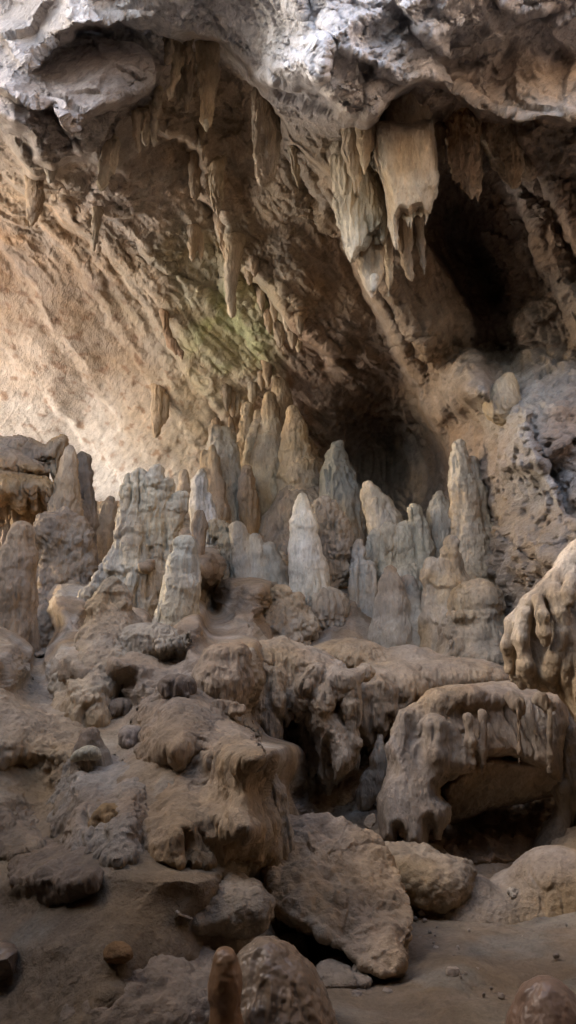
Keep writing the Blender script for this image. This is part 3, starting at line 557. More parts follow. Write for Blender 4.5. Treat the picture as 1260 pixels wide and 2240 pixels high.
class Th:
    def __init__(s, name, cat, label, d, c1=TAN, c2=None, mat=None, group=None, tip=None, px=1.25, k=.05, parent=None, **wk):
        s.f = Field(); s.name, s.cat, s.label, s.d, s.c1, s.c2, s.mat, s.group, s.tip, s.px, s.k, s.wk, s.parent = name, cat, label, d, np.array(c1), np.array(c2 if c2 is not None else np.array(c1)*.78), mat or M_FLOW, group, tip, px, k, wk, parent
        _n[0] += 1; s.seed = 400+_n[0]*7
    def p(s, px, py, dd=0): return P(px, py, s.d+dd)
    def r(s, rpx, dd=0): return rpx*(s.d+dd)/FPX
    def s(s_, *st, k=None):
        """strokes through (px, py, radius px[, depth offset m])"""
        q = [(t[0], t[1], t[2], t[3] if len(t) > 3 else 0) for t in st]
        for a, b in zip(q[:-1], q[1:]): s_.f.cone(s_.p(a[0], a[1], a[3]), s_.r(a[2], a[3]), s_.p(b[0], b[1], b[3]), s_.r(b[2], b[3]), s_.k if k is None else k)
        if len(q) == 1: a = q[0]; s_.f.cone(s_.p(a[0], a[1], a[3]), s_.r(a[2], a[3]), s_.p(a[0], a[1], a[3])+np.array([0, 0, .001]), s_.r(a[2], a[3]), s_.k if k is None else k)
        return s_
    def e(s, px, py, rx, rz, ry=None, dd=0, rot=None, k=None, pw=2.0):
        s.f.ell(s.p(px, py, dd), (s.r(rx, dd), s.r(ry or rx, dd), s.r(rz, dd)), s.k*1.6 if k is None else k, rot, pw=pw); return s
    def cut(s, *st, k=.03):
        for a in st: s.f.cone(s.p(a[0], a[1], a[3]), s.r(a[2]), s.p(a[0], a[1], a[3]+.35), s.r(a[2]*.7), k, True)
        return s
    def teeth(s, x0, y0, x1, y1, n, l0, l1, r, dd=0, dd1=None, k=.02):
        """a fringe of dripping points along a line"""
        for i in range(n):
            t = (i+.5+rng.uniform(-.35, .35))/n; x, y = x0+(x1-x0)*t, y0+(y1-y0)*t; L = rng.uniform(l0, l1); z = dd+((dd1 if dd1 is not None else dd)-dd)*t+rng.uniform(-.04, .04); rr = r*rng.uniform(.7, 1.25)
            s.s((x, y-L*.5, rr*1.1, z+.03), (x+rng.uniform(-1, 1), y+L*.3, rr*.7, z), (x+rng.uniform(-2, 2), y+L, max(rr*.22, 1.2), z), k=k)
        return s
    def o(s, poly, T, R, dd=0, gx=0, gy=0, holes=(), z=None, k=.04):
        """a traced silhouette with its own distance, tilt and thickness; z = (x0, y0, scale) of the enlargement it was traced on"""
        if z: poly = [(z[0]+x/z[2], z[1]+y/z[2]) for x, y in poly]; holes = [[(z[0]+x/z[2], z[1]+y/z[2]) for x, y in hl] for hl in holes]
        s.f.outline(poly, s.d+dd, T, R, gx, gy, holes, k); return s
    def root(s, px, py, r, dd=0):
        """carry the foot down into the ground"""
        a = s.p(px, py, dd); g = GZ(a[0], a[1])[0]-.25
        if g < a[2]: s.f.cone(a, s.r(r, dd), (a[0], a[1]+.05, g), s.r(r, dd)*1.12, s.k*1.5)
        return s
    def hull(s, pts, rnd=.04, k=None): s.f.hull([P(*q) for q in pts], rnd, s.k if k is None else k); return s
    def build(s):
        h = max(.005, s.d/739*s.px); wk = dict(seed=s.seed % 200); wk.update(s.wk)
        V, Q = s.f.mesh(h, weather(**wk))
        lo, hi = V.min(0), V.max(0); m = sst(-.25, .3, fbm(V*1.8, 4, s.seed % 97))[:, None]; t = s.c1*(1-m)+s.c2*m
        st = fbm(V*np.array([7, 7, .9]), 3, s.seed % 89); t = t*(1+.34*st+.22*fbm(V*9, 4, s.seed % 83, gain=.65)+.25*fbm(V*3.1, 3, 77))[:, None]
        g = sst(.15, .5, fbm(V*1.3, 3, s.seed % 79+5))[:, None]*.4; t = t*(1-g)+np.array([.34, .32, .29])*g*t.mean()/.3
        if s.tip is not None:
            c, z0, z1 = s.tip; fz = (V[:, 2]-lo[2])/(hi[2]-lo[2]); w = sst(z0, z1, fz+.05*fbm(V*5, 2, 3))[:, None]; t = t*(1-w)+np.array(c)*w*(1+.2*st[:, None])
        if s.group == TG: t = t*.8+t.mean(1, keepdims=True)*np.array([.44, .42, .39])
        og = ((lo[0]+hi[0])/2, (lo[1]+hi[1])/2, lo[2])
        o = make_obj(s.name, V, Q, s.mat, og, t*WARM, s.parent)
        if s.parent is None:
            o['label'] = s.label; o['category'] = s.cat
            if s.group: o['group'] = s.group
        return o
SG = 'stalagmites standing on the flowstone slope'; TG = 'stalactites hanging from the cave ceiling'; FG = 'flowstone mounds covering the slope'; RG = 'loose rocks on the cave floor'
def stalagmite(label, d, *strokes, **kw):
    kw.setdefault('l', .035); kw.setdefault('fl', .016); rootd = kw.pop('rootit', True); name = kw.pop('name', 'stalagmite')
    t = Th(name, name.replace('_', ' '), label, d, group=SG, **kw)
    strokes = [[(q[0], q[1], q[2]*(1.06+.22*j/max(len(st)-1, 1)), *q[3:]) for j, q in enumerate(st)] for st in strokes]
    for i, st in enumerate(strokes):
        t.s(*st)
        if rootd and i == 0: q = st[-1]; t.root(q[0], q[1], q[2], q[3] if len(q) > 3 else 0)
    return t
def S(*a, **k): return stalagmite(*a, **k).build()
# --- far row on the top of the slope
S('tall brown tiered stalagmite with three rounded shoulders at the top of the slope', 11.6, [(640,897,12),(644,925,17),(645,945,20)], [(638,958,22),(645,985,29)], [(643,1000,28),(652,1025,36)], [(652,1035,36),(657,1070,44),(662,1110,54)], c1=(.40,.325,.23), c2=TAN, ti=.05, tf=1.5, k=.06)
S('smooth blunt finger of tan stalagmite left of the tall tiered one', 12.0, [(590,871,14),(591,900,17),(593,935,18),(590,970,27),(588,1010,36),(588,1060,40)], [(575,930,8),(572,985,16)], c1=CREAM, c2=TAN)
S('pale stalagmite dome just under the ceiling behind the blunt finger', 12.45, [(613,842,17),(614,880,21),(616,960,25),(618,1040,28)], c1=(.42,.37,.31), c2=TAN)
S('knobbly thin tan column under the small dark stalactites', 12.2, [(541,892,11),(540,930,14),(538,975,17),(536,1060,20)], c1=CREAM, c2=TAN, po=.03)
S('popcorn covered stub between knobbly column and blunt finger', 12.05, [(566,905,8),(562,935,12),(556,970,17),(552,1060,22)], c1=TAN, c2=CREAM, po=.035)
S('tall fluted stalagmite with dark brown tip and grey folded skirt', 11.6, [(472,921,7),(473,945,12),(477,985,19),(486,1050,26),(494,1110,29),(498,1160,30)], [(492,945,10),(503,985,15),(508,1050,18),(512,1120,18)], [(505,915,4.5,.3),(508,950,7,.3),(510,1000,8,.2)], c1=(.38,.34,.28), c2=GREY, tip=((.22,.15,.09),.86,.98), fl=.03)
S('small brown hooded stalagmite with pale drip running down its front', 11.2, [(465,980,8),(466,1005,12),(470,1060,18),(474,1120,22)], [(447,990,7),(448,1040,11),(452,1110,13)], c1=BROWN, c2=TAN, fl=.025)
S('whitish grey stalagmite with crusted side left of the brown hooded one', 10.4, [(441,1031,8),(437,1060,14),(437,1110,18),(444,1160,22),(450,1210,24)], [(455,1085,8),(462,1140,12)], c1=(.5,.48,.46), c2=GREY, po=.012)
S('faint beige stub in front of the bright wall', 12.2, [(402,1035,9),(403,1070,12),(405,1130,14)], c1=(.42,.35,.28))
S('short dark brown stalagmite standing in the notch below the cream lump', 11.3, [(541,1025,8),(540,1055,15),(543,1090,17),(546,1130,15)], c1=(.27,.19,.12), c2=BROWN, fl=.022)
S('cream hunched stalagmite with white drip behind the short dark brown one', 11.9, [(556,995,11),(568,1015,17),(576,1050,22),(580,1100,22)], c1=(.46,.41,.33), c2=TAN, fl=.025)
S('narrow dark stub squeezed against the tall tiered stalagmite', 11.9, [(603,1008,7),(602,1040,9),(602,1075,9),(600,1120,10)], c1=(.24,.18,.13), po=.02)
S('dark grey pointed stalagmite with deep vertical grooves beside the dark alcove', 11.0, [(738,973,7),(736,1000,17),(739,1040,30),(747,1090,38),(755,1150,42),(760,1210,44)], c1=(.25,.235,.205), c2=TAN, tip=((.2,.2,.185),.55,.75), fl=.035, ff=11)
S('white cone shaped stalagmite alone on a round mound in the middle', 9.0, [(662,1087,9),(661,1110,16),(663,1150,25),(668,1200,29),(672,1245,33),(676,1290,37)], rootit=False, c1=(.60,.57,.50), c2=(.5,.46,.39), ti=.022, tf=2.1, l=.02, fl=.012, px=1.0)
S('pale stalagmite leaning left with rounded snout', 10.0, [(803,1064,10),(811,1082,18),(826,1110,27),(842,1145,32),(850,1200,30),(850,1290,30)], c1=(.47,.41,.34), c2=PALE, po=.012)
S('grey cone stalagmite left of the tall pitted pillar', 9.8, [(962,1080,9),(962,1100,17),(966,1130,26),(972,1170,28),(975,1240,30)], c1=(.43,.40,.35), c2=GREY)
S('tall pitted tan pillar like stalagmite against the right wall', 8.9, [(1003,976,14),(1005,1010,18),(1010,1060,23),(1018,1120,27),(1028,1190,33),(1040,1260,46),(1045,1330,58)], [(1032,1010,12,.1),(1038,1080,20,.1),(1048,1160,28,.1),(1062,1250,38,.1)], c1=(.41,.34,.25), c2=TAN, po=.032, tip=((.47,.42,.35),.72,.85), px=1.0)
S('pale flat topped stalagmite with a second hump, below the tall pitted pillar', 8.3, [(944,1228,13),(949,1260,22),(955,1310,27),(962,1370,32),(966,1410,35)], [(986,1185,11),(985,1225,21),(984,1290,34),(985,1380,38)], c1=(.44,.40,.35), c2=TAN, ti=.03)
S('brown round headed stalagmite with smooth blue grey skirt', 8.5, [(853,1250,13),(855,1280,22),(858,1325,29),(860,1390,34)], [(893,1275,18,.15),(905,1330,28,.1),(915,1400,34,.05)], [(832,1320,9),(822,1395,14)], c1=(.30,.25,.2), c2=BLUE, tip=((.3,.22,.15),.9,1.0), l=.03, fl=.008)
S('banded grey green finger stalagmite standing on a fringed apron', 6.5, [(405,1193,20),(403,1235,27),(397,1290,32),(389,1350,37),(384,1400,40)], c1=(.44,.41,.33), c2=(.38,.33,.25), ti=.012, tf=2.6, tip=((.36,.35,.30),.8,.95), px=1.0)
S('dark mottled stalagmite just left of the knobbly cluster', 9.8, [(241,1096,11),(237,1115,17),(229,1145,23),(222,1185,25),(214,1250,28)], c1=(.27,.23,.185), c2=TAN, po=.02)
S('tiered dome stalagmite with dark rounded cap, melting down the left slope', 5.6, [(246,1280,17),(246,1300,24),(250,1320,31),(243,1355,42,-.05),(232,1410,50,-.2),(215,1480,48,-.45),(195,1560,40,-.75)], [(285,1370,30),(270,1430,35,-.15)], [(170,1440,25,-.2),(150,1500,28,-.5),(145,1560,20,-.7)], c1=(.39,.335,.26), c2=TAN, ti=.04, tf=2.2, tip=((.25,.215,.17),.9,.97), po=.015, px=1.0)
S('brown leaning pillar stalagmite at the edge of the bright wall', 8.6, [(153,984,12),(151,1010,17),(146,1060,22),(141,1110,27),(138,1190,34)], c1=(.33,.26,.185), c2=TAN, po=.012)
S('dark knobbed stalagmite hidden behind the brown leaning pillar', 9.0, [(184,1003,14),(186,1040,13),(187,1080,14),(184,1140,22)], c1=DARK, po=.03)
S('thick blunt brown pillar stalagmite at the far left edge', 6.6, [(48,1166,27),(40,1220,33),(31,1300,37),(26,1390,40),(22,1450,44)], c1=(.33,.265,.205), c2=OLD, po=.015)
S('small dark hooded stalagmite above the banded finger', 9.2, [(437,1127,12),(437,1150,13),(433,1200,11),(432,1260,13)], c1=(.2,.155,.11), c2=BROWN)
S('low rounded stalagmite perched on the right rock wall', 8.0, [(1111,826,13),(1107,850,23),(1102,885,34)], rootit=False, c1=(.36,.3,.22))
S('short pillar stalagmite with rounded grey top beside the striped fan', SD(598,1770)-.12, [(590,1698,17),(594,1740,22),(600,1800,25),(604,1850,27)], c1=(.33,.29,.24), c2=TAN, ti=.015)
S('rusty brown stalagmite stump at the bottom edge', 2.6, [(492,2102,24),(493,2150,23),(495,2280,22)], c1=(.24,.14,.075), c2=(.2,.13,.08), mat=M_WET, l=.012, fl=.006)
S('broad dark brown stalagmite base behind the rusty stump', 2.8, [(580,2100,36),(595,2150,62),(600,2250,90)], [(545,2130,25),(540,2250,40)], c1=(.2,.145,.105), c2=OLD, mat=M_WET, l=.03, fl=.012)
S('glossy dark dome stalagmite in the bottom right corner', 2.7, [(1193,2188,34),(1198,2215,46),(1204,2270,60)], c1=(.19,.13,.105), c2=(.25,.19,.16), mat=M_WET, l=.01, fl=.006)
t = stalagmite('brown round topped stalagmite with pale collar on the left slope', SD(195,1660)-.05, [(197,1612,19),(195,1640,22),(190,1690,26),(180,1780,34)], [(218,1660,16),(228,1760,30)], c1=(.22,.175,.14), c2=GREY, l=.02)
col = t.build(); p = Th('collar', '', '', t.d-.1, c1=(.46,.45,.38), c2=(.36,.34,.28), parent=col, l=.006, fl=.004, k=.03); p.s((160,1660,5),(172,1652,8),(190,1646,11),(206,1648,10),(214,1654,6)).build()
# --- fused clusters
def mound(name, label, d, **kw):
    kw.setdefault('l', .045); kw.setdefault('fl', .016); kw.setdefault('group', FG); return Th(name, name.replace('_', ' '), label, d, **kw)
t = mound('flowstone_mound', 'fluted tan flowstone peak that fuses the stalagmites farthest up the slope', 12.75, c1=(.38,.315,.235), c2=TAN, fl=.05, ff=7, ti=.05, tf=1.5, l=.08)
t.o([(395,1290),(430,1150),(470,1050),(515,965),(560,920),(600,885),(640,905),(690,985),(730,1050),(790,1120),(810,1290)], .55, 70, .1, 0, -.002).root(600,1270,120,.3).build()
t = mound('flowstone_mound', 'fluted grey brown flowstone bank fusing the middle row of stalagmites', 10.5, c1=(.34,.29,.23), c2=TAN, fl=.05, ff=8, ti=.05, tf=1.8, l=.08)
t.o([(200,1420),(225,1230),(280,1140),(380,1120),(430,1150),(500,1170),(560,1200),(620,1210),(690,1240),(770,1230),(820,1190),(920,1170),(1000,1190),(1060,1280),(1080,1420)], .5, 60, .1, 0, -.003).root(650,1390,120,.3).build()
t = mound('stalagmite_cluster', 'castle like cluster of fused grey green stalagmites with knobbed tops', 7.4, c1=(.43,.39,.31), c2=(.37,.32,.25), ti=.03, tf=2.3, fl=.03, group=SG, px=1.0)
t.s((286,1045,11),(288,1080,20),(292,1130,28),(296,1190,40),(298,1260,46),(300,1340,46)).root(300,1340,46).s((305,1038,12),(307,1075,17),(305,1130,24)).s((342,1031,13),(338,1060,17),(333,1100,22),(335,1180,20),(338,1280,20))
t.s((366,1062,12),(356,1080,17),(348,1140,14),(346,1260,14)).s((394,1086,14),(390,1105,17),(380,1140,13),(364,1190,11),(352,1300,10)).s((312,1150,17),(312,1175,20)).s((270,1185,18),(258,1230,24),(225,1270,22),(190,1300,11),(178,1326,3)).s((327,1228,15),(325,1300,14),(322,1350,12)).s((365,1110,9),(372,1200,12),(368,1300,14)).build()
t = mound('stalagmite_cluster', 'fused pale columns like folded cloth right of the leaning snout', 9.6, c1=(.45,.42,.35), c2=PALE, fl=.035, group=SG, px=1.0)
t.s((850,1160,18),(846,1200,20),(838,1260,18)).s((884,1155,15),(890,1200,18),(900,1250,17),(906,1285,13)).s((905,1118,14),(915,1150,18),(925,1200,20),(930,1270,20)).s((868,1165,12),(872,1260,18)).s((822,1170,12),(812,1230,16),(800,1290,18)).root(880,1270,40).build()
t = mound('rock_drapery', 'shelved brown flowstone drapery with pointed horn at the far left', 8.9, c1=(.33,.245,.155), c2=BROWN, fl=.035, ff=9, px=1.0)
z3 = (0, 930, 2.864)
t.o([(-100,75),(60,72),(120,65),(200,90),(290,120),(340,88),(400,65),(413,90),(405,190),(380,300),(355,390),(325,300),(308,250),(300,335),(288,340),(265,240),(200,280),(-100,260)], .35, 22, .35, z=z3)
t.o([(-100,130),(60,145),(130,165),(200,205),(262,232),(300,290),(240,340),(100,330),(-100,330)], .38, 30, .12, z=z3).o([(-100,285),(0,272),(100,288),(200,300),(280,322),(335,375),(345,440),(300,540),(270,460),(245,440),(230,540),(205,545),(175,470),(150,560),(60,470),(42,480),(-100,560)], .4, 34, -.05, z=z3)
t.s((-30,1090,40,.3),(60,1130,50,.3),(60,1200,60,.4)).root(40,1200,60,.4).build()
t = mound('rock_mass', 'lumpy brown rock mass below the leaning pillar on the left', 8.3, c1=(.31,.255,.2), c2=OLD, po=.04, l=.08)
t.e(120,1180,55,60).e(170,1210,38,75).e(130,1290,60,90).e(100,1370,90,70).s((150,1140,30),(178,1170,22)).e(205,1330,70,70,dd=.3).root(120,1390,80).build()
t = mound('flowstone_mound', 'smooth dusty dome below the tall tiered stalagmite', 11.4, c1=(.29,.25,.2), c2=OLD, fl=.03)
t.e(655,1130,58,62).e(690,1140,60,70).s((640,1090,30),(610,1150,36),(590,1230,40)).s((690,1100,36),(730,1150,40),(750,1250,40)).e(660,1230,90,90).root(660,1260,80).build()
t = mound('rock_drapery', 'crusty brown drapery running down right behind the white cone', 9.5, c1=(.31,.25,.185), c2=TAN, po=.05, fl=.05)
t.s((712,1110,20),(724,1150,30),(738,1200,34),(745,1250,26),(748,1275,10)).s((700,1170,25),(715,1250,30),(722,1300,20)).teeth(700,1270,765,1260,6,10,25,8).root(715,1280,22).build()
t = mound('flowstone_mound', 'round fringed mound that carries the white cone stalagmite', 9.0, c1=(.34,.285,.225), c2=GREY, l=.02, fl=.03)
t.e(703,1330,55,50,pw=2.3).teeth(665,1365,755,1358,11,8,18,5,-.2).root(690,1370,42).build()
t = mound('flowstone_mound', 'popcorn covered lump in front of the round fringed mound', 8.6, c1=(.38,.335,.28), c2=TAN, po=.075, l=.05)
t.s((575,1300,17),(575,1350,28)).s((615,1302,22),(615,1350,36)).e(600,1365,55,42).s((650,1310,16),(655,1360,34)).e(665,1370,32,35).root(612,1390,60).build()
t = mound('rock_drapery', 'fluted grey cliff of folded curtains behind the small dark hooded stalagmite', 9.9, c1=(.37,.34,.285), c2=(.34,.3,.24), fl=.06, ff=11, px=1.0)
for x in range(450, 561, 14): t.s((x, 1150+abs(x-480)*.5, 11, .1), (x+rng.uniform(-3, 3), 1240, 13), (x+rng.uniform(-3, 3), 1380, 13, .1), k=.04)
t.s((470,1150,14),(500,1190,15,-.1),(520,1260,12,-.1)).teeth(455,1215,540,1240,10,15,40,6,-.12).root(500,1380,40).build()
t = mound('flowstone_mound', 'smooth blue grey cascade right of the fluted curtain cliff', 9.7, c1=BLUE, c2=(.33,.31,.285), l=.03, fl=.014)
t.s((558,1180,14),(565,1215,22),(575,1290,30),(570,1380,36)).s((590,1200,14),(605,1250,24),(618,1310,28),(615,1390,30)).root(590,1380,40).s((520,1160,20),(535,1230,22),(540,1300,24)).build()
t = mound('flowstone_mound', 'grey fluted cascade tongue between the white cone mound and the brown headed stalagmite', 9.3, c1=(.36,.345,.32), c2=TAN, fl=.02)
t.s((785,1190,10),(782,1250,15),(778,1330,20),(775,1390,24)).s((805,1240,16),(808,1320,18),(800,1395,22)).root(780,1390,26).build()
t = mound('flowstone_mound', 'banded brown mound with two drip fringes at the foot of the tall pitted pillar', 8.0, c1=(.33,.28,.22), c2=TAN, fl=.02, ti=.03)
t.e(1045,1315,60,48).s((1040,1330,50),(1038,1380,62)).teeth(990,1345,1090,1350,14,10,20,6,-.29).e(1035,1385,72,42).e(1085,1400,50,50).teeth(985,1408,1085,1400,16,9,20,4.5,-.3).e(1060,1440,100,35).root(1040,1430,70).build()
# --- lower flowstone
t = mound('flowstone_apron', 'grey brown apron with comb like fringe under the banded finger', SD(340,1430)+.05, c1=(.34,.295,.235), c2=TAN, fl=.03, ti=.03, px=1.0)
t.e(375,1400,48,28).e(325,1405,52,42).s((350,1385,22),(300,1420,30),(270,1450,22)).s((300,1400,30),(250,1440,22)).teeth(345,1415,420,1395,9,10,20,5,-.22).teeth(240,1462,350,1470,15,14,36,5,-.2).e(310,1470,60,40,dd=.15).root(310,1450,45).build()
t = mound('flowstone_mound', 'brown bell shaped flow with dripping hem left of the central grey drapery', SD(480,1500)+.05, c1=(.30,.225,.16), c2=TAN, fl=.02, l=.03)
t.s((478,1440,32),(474,1490,46),(478,1530,48)).e(480,1500,56,62).s((515,1435,30),(520,1490,28)).teeth(445,1550,530,1552,10,10,30,7,-.22).root(480,1510,50,.2).build()
t = mound('rock_drapery', 'central hollow drapery with pillar legs and hanging teeth', 5.85, c1=(.35,.29,.225), c2=(.3,.23,.165), l=.045, fl=.022, k=.05, px=1.1)
z4 = (420, 1380, 2.625)
t.o([(300,150),(400,60),(520,40),(700,110),(850,180),(940,260),(890,330),(890,480),(930,640),(948,730),(920,790),(860,835),(820,860),(800,780),(790,700),(765,650),(750,685),(725,670),(705,600),(690,592),(660,540),(655,450),(640,505),(600,490),(570,470),(555,520),(540,558),(522,520),(515,600),(500,700),(482,800),(440,805),(385,785),(380,680),(402,590),(385,570),(372,612),(352,600),(330,672),(305,610),(285,560),(300,470),(288,420),(275,300)], .3, 34, 0, 0, -.0016, holes=[[(770,350),(832,372),(815,435),(792,412)]], z=z4)
t.o([(500,520),(660,520),(800,600),(930,640),(930,790),(812,870),(780,932),(742,880),(722,830),(700,860),(662,946),(622,912),(545,978),(515,900),(485,800)], .22, 22, .32, z=z4)
t.s((568,1480,26,-.15),(562,1530,22,-.22),(552,1590,14,-.22)).s((600,1475,16,-.2),(606,1530,14,-.25),(596,1600,16,-.22),(588,1650,16,-.2)).s((690,1470,22,-.2),(670,1500,16,-.25),(664,1545,9,-.2)).s((735,1480,20,-.22),(705,1530,20,-.25),(700,1590,15,-.22)).s((768,1490,18,-.22),(770,1550,16,-.25),(774,1620,15,-.22),(765,1670,12,-.2)).s((660,1570,9,.1),(664,1690,10,.15)).s((707,1640,14,-.1),(712,1690,13,-.05),(717,1732,3,.1)).s((800,1470,20,-.15),(752,1490,16,-.25),(742,1510,10,-.25))
t.teeth(612,1562,660,1558,6,8,18,5,-.05).teeth(530,1612,560,1610,3,8,22,5,-.1).root(680,1480,60,.8).build()
t = mound('flowstone_mound', 'large smooth dusty mound with tapering teeth in the middle right', 6.5, c1=(.345,.285,.225), c2=(.31,.245,.18), l=.035, fl=.02, px=1.1)
t.e(850,1512,98,62,ry=80).e(965,1480,150,42,ry=110,dd=.3).e(760,1440,95,40,ry=80,dd=.5)
t.o([(752,1520),(775,1490),(830,1470),(872,1500),(872,1562),(866,1592),(857,1570),(850,1596),(838,1628),(827,1600),(820,1634),(806,1641),(795,1612),(786,1602),(779,1644),(768,1606),(757,1570)], .2, 20, -.22)
t.s((775,1500,22,-.2),(772,1580,14,-.28),(778,1640,6,-.25)).s((800,1520,20,-.25),(803,1590,12,-.34),(807,1636,3,-.3)).s((830,1520,20,-.25),(832,1590,10,-.34),(838,1624,2,-.3)).s((860,1530,20,-.2),(862,1580,8,-.3)).root(900,1510,95,.5).root(780,1470,60,.7).build()
t = mound('stalactite', 'pale twisted pendant hanging under the smooth mound', 6.0, c1=(.35,.3,.24), c2=TAN, group=TG, l=.02, fl=.014)
t.s((832,1600,5,.2),(830,1632,9),(829,1660,17),(827,1700,18),(815,1730,17),(795,1755,14),(775,1778,9),(758,1798,5,.1)).s((805,1695,9),(790,1735,12)).teeth(775,1745,815,1750,3,6,16,4).build()
t = mound('flowstone_block', 'massive overhanging flowstone block with legs, drips and a dark hollow below', 5.4, c1=(.345,.28,.215), c2=(.29,.22,.16), l=.02, fl=.015, k=.05, px=1.1)
z5 = (800, 1180, 2.739)
t.o([(250,1020),(380,960),(560,900),(760,868),(900,895),(1060,912),(1165,925),(1200,960),(1215,1100),(1190,1250),(1165,1450),(1110,1420),(1060,1380),(950,1345),(860,1305),(720,1325),(692,1335),(690,1400),(667,1412),(655,1330),(640,1392),(600,1400),(530,1405),(470,1452),(430,1485),(432,1530),(500,1600),(497,1680),(450,1730),(430,1792),(410,1730),(372,1690),(362,1750),(345,1855),(240,1835),(226,1780),(212,1788),(190,1740),(180,1825),(95,1805),(75,1680),(75,1560),(120,1430),(160,1390),(150,1300),(165,1150),(200,1070)], .32, 26, 0, .0004, -.0012, z=z5)
t.o([(430,1480),(560,1380),(720,1290),(1160,1330),(1190,1470),(1120,1530),(1000,1565),(760,1615),(560,1690),(490,1690)], .4, 22, .42, .0004, .003, z=z5)
t.s((905,1570,24,-.1),(960,1535,26,-.1),(1030,1525,22,-.12),(1100,1530,12,-.1)).s((890,1570,20,-.2),(866,1640,17,-.22),(866,1700,18,-.2),(852,1780,20,-.12)).s((915,1710,24,-.2),(913,1780,22,-.16),(910,1840,22,-.1)).s((950,1590,26,-.25),(955,1650,24,-.28),(925,1705,20,-.22)).s((985,1600,16,-.22),(1000,1660,14,-.24),(1025,1688,4,-.2)).s((1024,1570,10,-.26),(1030,1620,8,-.27),(1034,1688,2,-.25)).s((1056,1560,9,-.25),(1056,1640,6,-.26),(1055,1700,2,-.24)).s((1120,1525,12,-.2),(1130,1540,14,-.24),(1142,1560,4,-.25)).s((1180,1530,16,-.2),(1200,1545,12,-.22)).s((1135,1560,4,-.3),(1136,1640,3,-.3),(1135,1680,1.5,-.28)).s((1205,1560,5,-.28),(1204,1650,4,-.28),(1202,1690,2,-.26))
t.s((890,1620,16,-.05),(880,1680,14,.0)).s((1150,1530,40,.5),(1000,1560,60,.6)).teeth(948,1700,1000,1690,5,6,16,5,-.15).root(1130,1600,60,1.3).build()
t = mound('flowstone_pillar', 'slim grey flowstone leg at the right end of the overhanging block', 5.5, c1=(.29,.25,.21), c2=OLD)
t.s((1245,1640,22),(1232,1720,20),(1238,1790,20),(1222,1830,26),(1205,1880,30)).s((1270,1600,30),(1270,1750,26)).root(1215,1870,28).build()
def slope_depth(A, B):
    iu = np.clip(np.searchsorted(SU, A.ravel()), 0, len(SU)-1); iv = np.clip(np.searchsorted(SV, B.ravel()), 0, len(SV)-1)
    D = SMESH[iv, iu, 1].reshape(A.shape)
    for _ in range(14):       # soften
        Q = np.pad(D, 1, mode='edge'); D = (Q[:-2, 1:-1]+Q[2:, 1:-1]+Q[1:-1, :-2]+Q[1:-1, 2:])/4
    return D
def drape(label, poly, off, T, R, gy, c1, c2, name='flowstone_drapery', **kw):
    poly = np.array(poly, float); c = poly.mean(0); kw.setdefault('fl', .03); kw.setdefault('ff', 9); kw.setdefault('l', .03)
    t = mound(name, label, SD(*c), c1=c1, c2=c2, px=1.15, **kw); t.f.outline(poly, off, T, R, conform=slope_depth); return t
drape('brown draped flow under the dark oval knob, above the striped fan', [(330,1450),(420,1440),(470,1480),(500,1560),(500,1640),(470,1668),(440,1655),(400,1690),(350,1680),(310,1668),(290,1620),(300,1540)], .05, .24, 95, -.0032, (.31,.24,.175), OLD).build()
drape('broad dusty drape with a short fringe at the left edge of the slope', [(-60,1470),(60,1480),(150,1530),(190,1600),(175,1670),(130,1690),(80,1685),(30,1700),(-60,1690)], .05, .22, 100, -.003, (.33,.27,.21), TAN, l=.05).build()
drape('grey streaked drape under the stalagmite with the pale collar', [(150,1650),(220,1640),(270,1660),(320,1700),(330,1790),(310,1870),(260,1900),(200,1880),(140,1860),(110,1790),(120,1710)], .05, .2, 85, -.003, (.29,.26,.23), (.24,.19,.15), l=.05).build()
drape('dark pitted hump low on the left slope', [(30,1860),(100,1840),(200,1860),(245,1900),(225,1960),(150,1985),(70,1970),(20,1930)], .05, .17, 60, -.002, (.19,.15,.12), (.23,.18,.14), po=.035, fl=.01, name='flowstone_mound').build()
drape('dull brown flow in the bottom left corner of the slope', [(-80,1720),(20,1730),(90,1780),(110,1850),(60,1880),(-80,1900)], .05, .18, 80, -.003, (.25,.2,.155), OLD).build()
drape('striped fan of brown flowstone like a giant shell', [(440,1560),(520,1550),(565,1590),(590,1680),(606,1740),(625,1800),(625,1850),(600,1884),(540,1897),(440,1895),(350,1890),(312,1858),(318,1790),(350,1730),(395,1670),(425,1610)], .04, .3, 120, 0, (.34,.265,.19), (.29,.22,.155), fl=.034, ff=10, name='flowstone_fan').build()
def knob(label, d, px, py, rx, rz, c1, c2=None, n=9, **kw):
    t = mound('flowstone_nodule', label, d, c1=c1, c2=c2, l=.01, group='rounded knobs on the left slope', **kw); t.e(px, py, rx, rz, pw=2.2)
    t.teeth(px-rx*.8, py+rz*.55, px+rx*.8, py+rz*.55, n, rz*.3, rz*.75, rx*.12, -t.r(rx)*.55); t.s((px, py, rz*.7), (px+5, py+8, rz, t.r(rx)*1.3)); t.root(px+6, py+10, rz*.8, t.r(rx)*1.3); t.build()
knob('dark brown oval knob with black dripping hem right of the comb fringe', SD(386,1503)-.2, 386, 1503, 38, 27, (.2,.155,.125))
knob('small overhanging brown knob left below the oval one', SD(265,1548)-.04, 265, 1548, 29, 20, (.21,.165,.13), OLD, 5)
knob('purple grey knob on the slope just above the striped fan', SD(288,1612)-.02, 288, 1612, 19, 22, (.25,.21,.19), GREY, 4)
knob('rounded dark niche lump with orange inside on the lower left slope', SD(236,1800)-.08, 236, 1800, 36, 34, (.2,.155,.105), (.26,.18,.1), 6, po=.03)
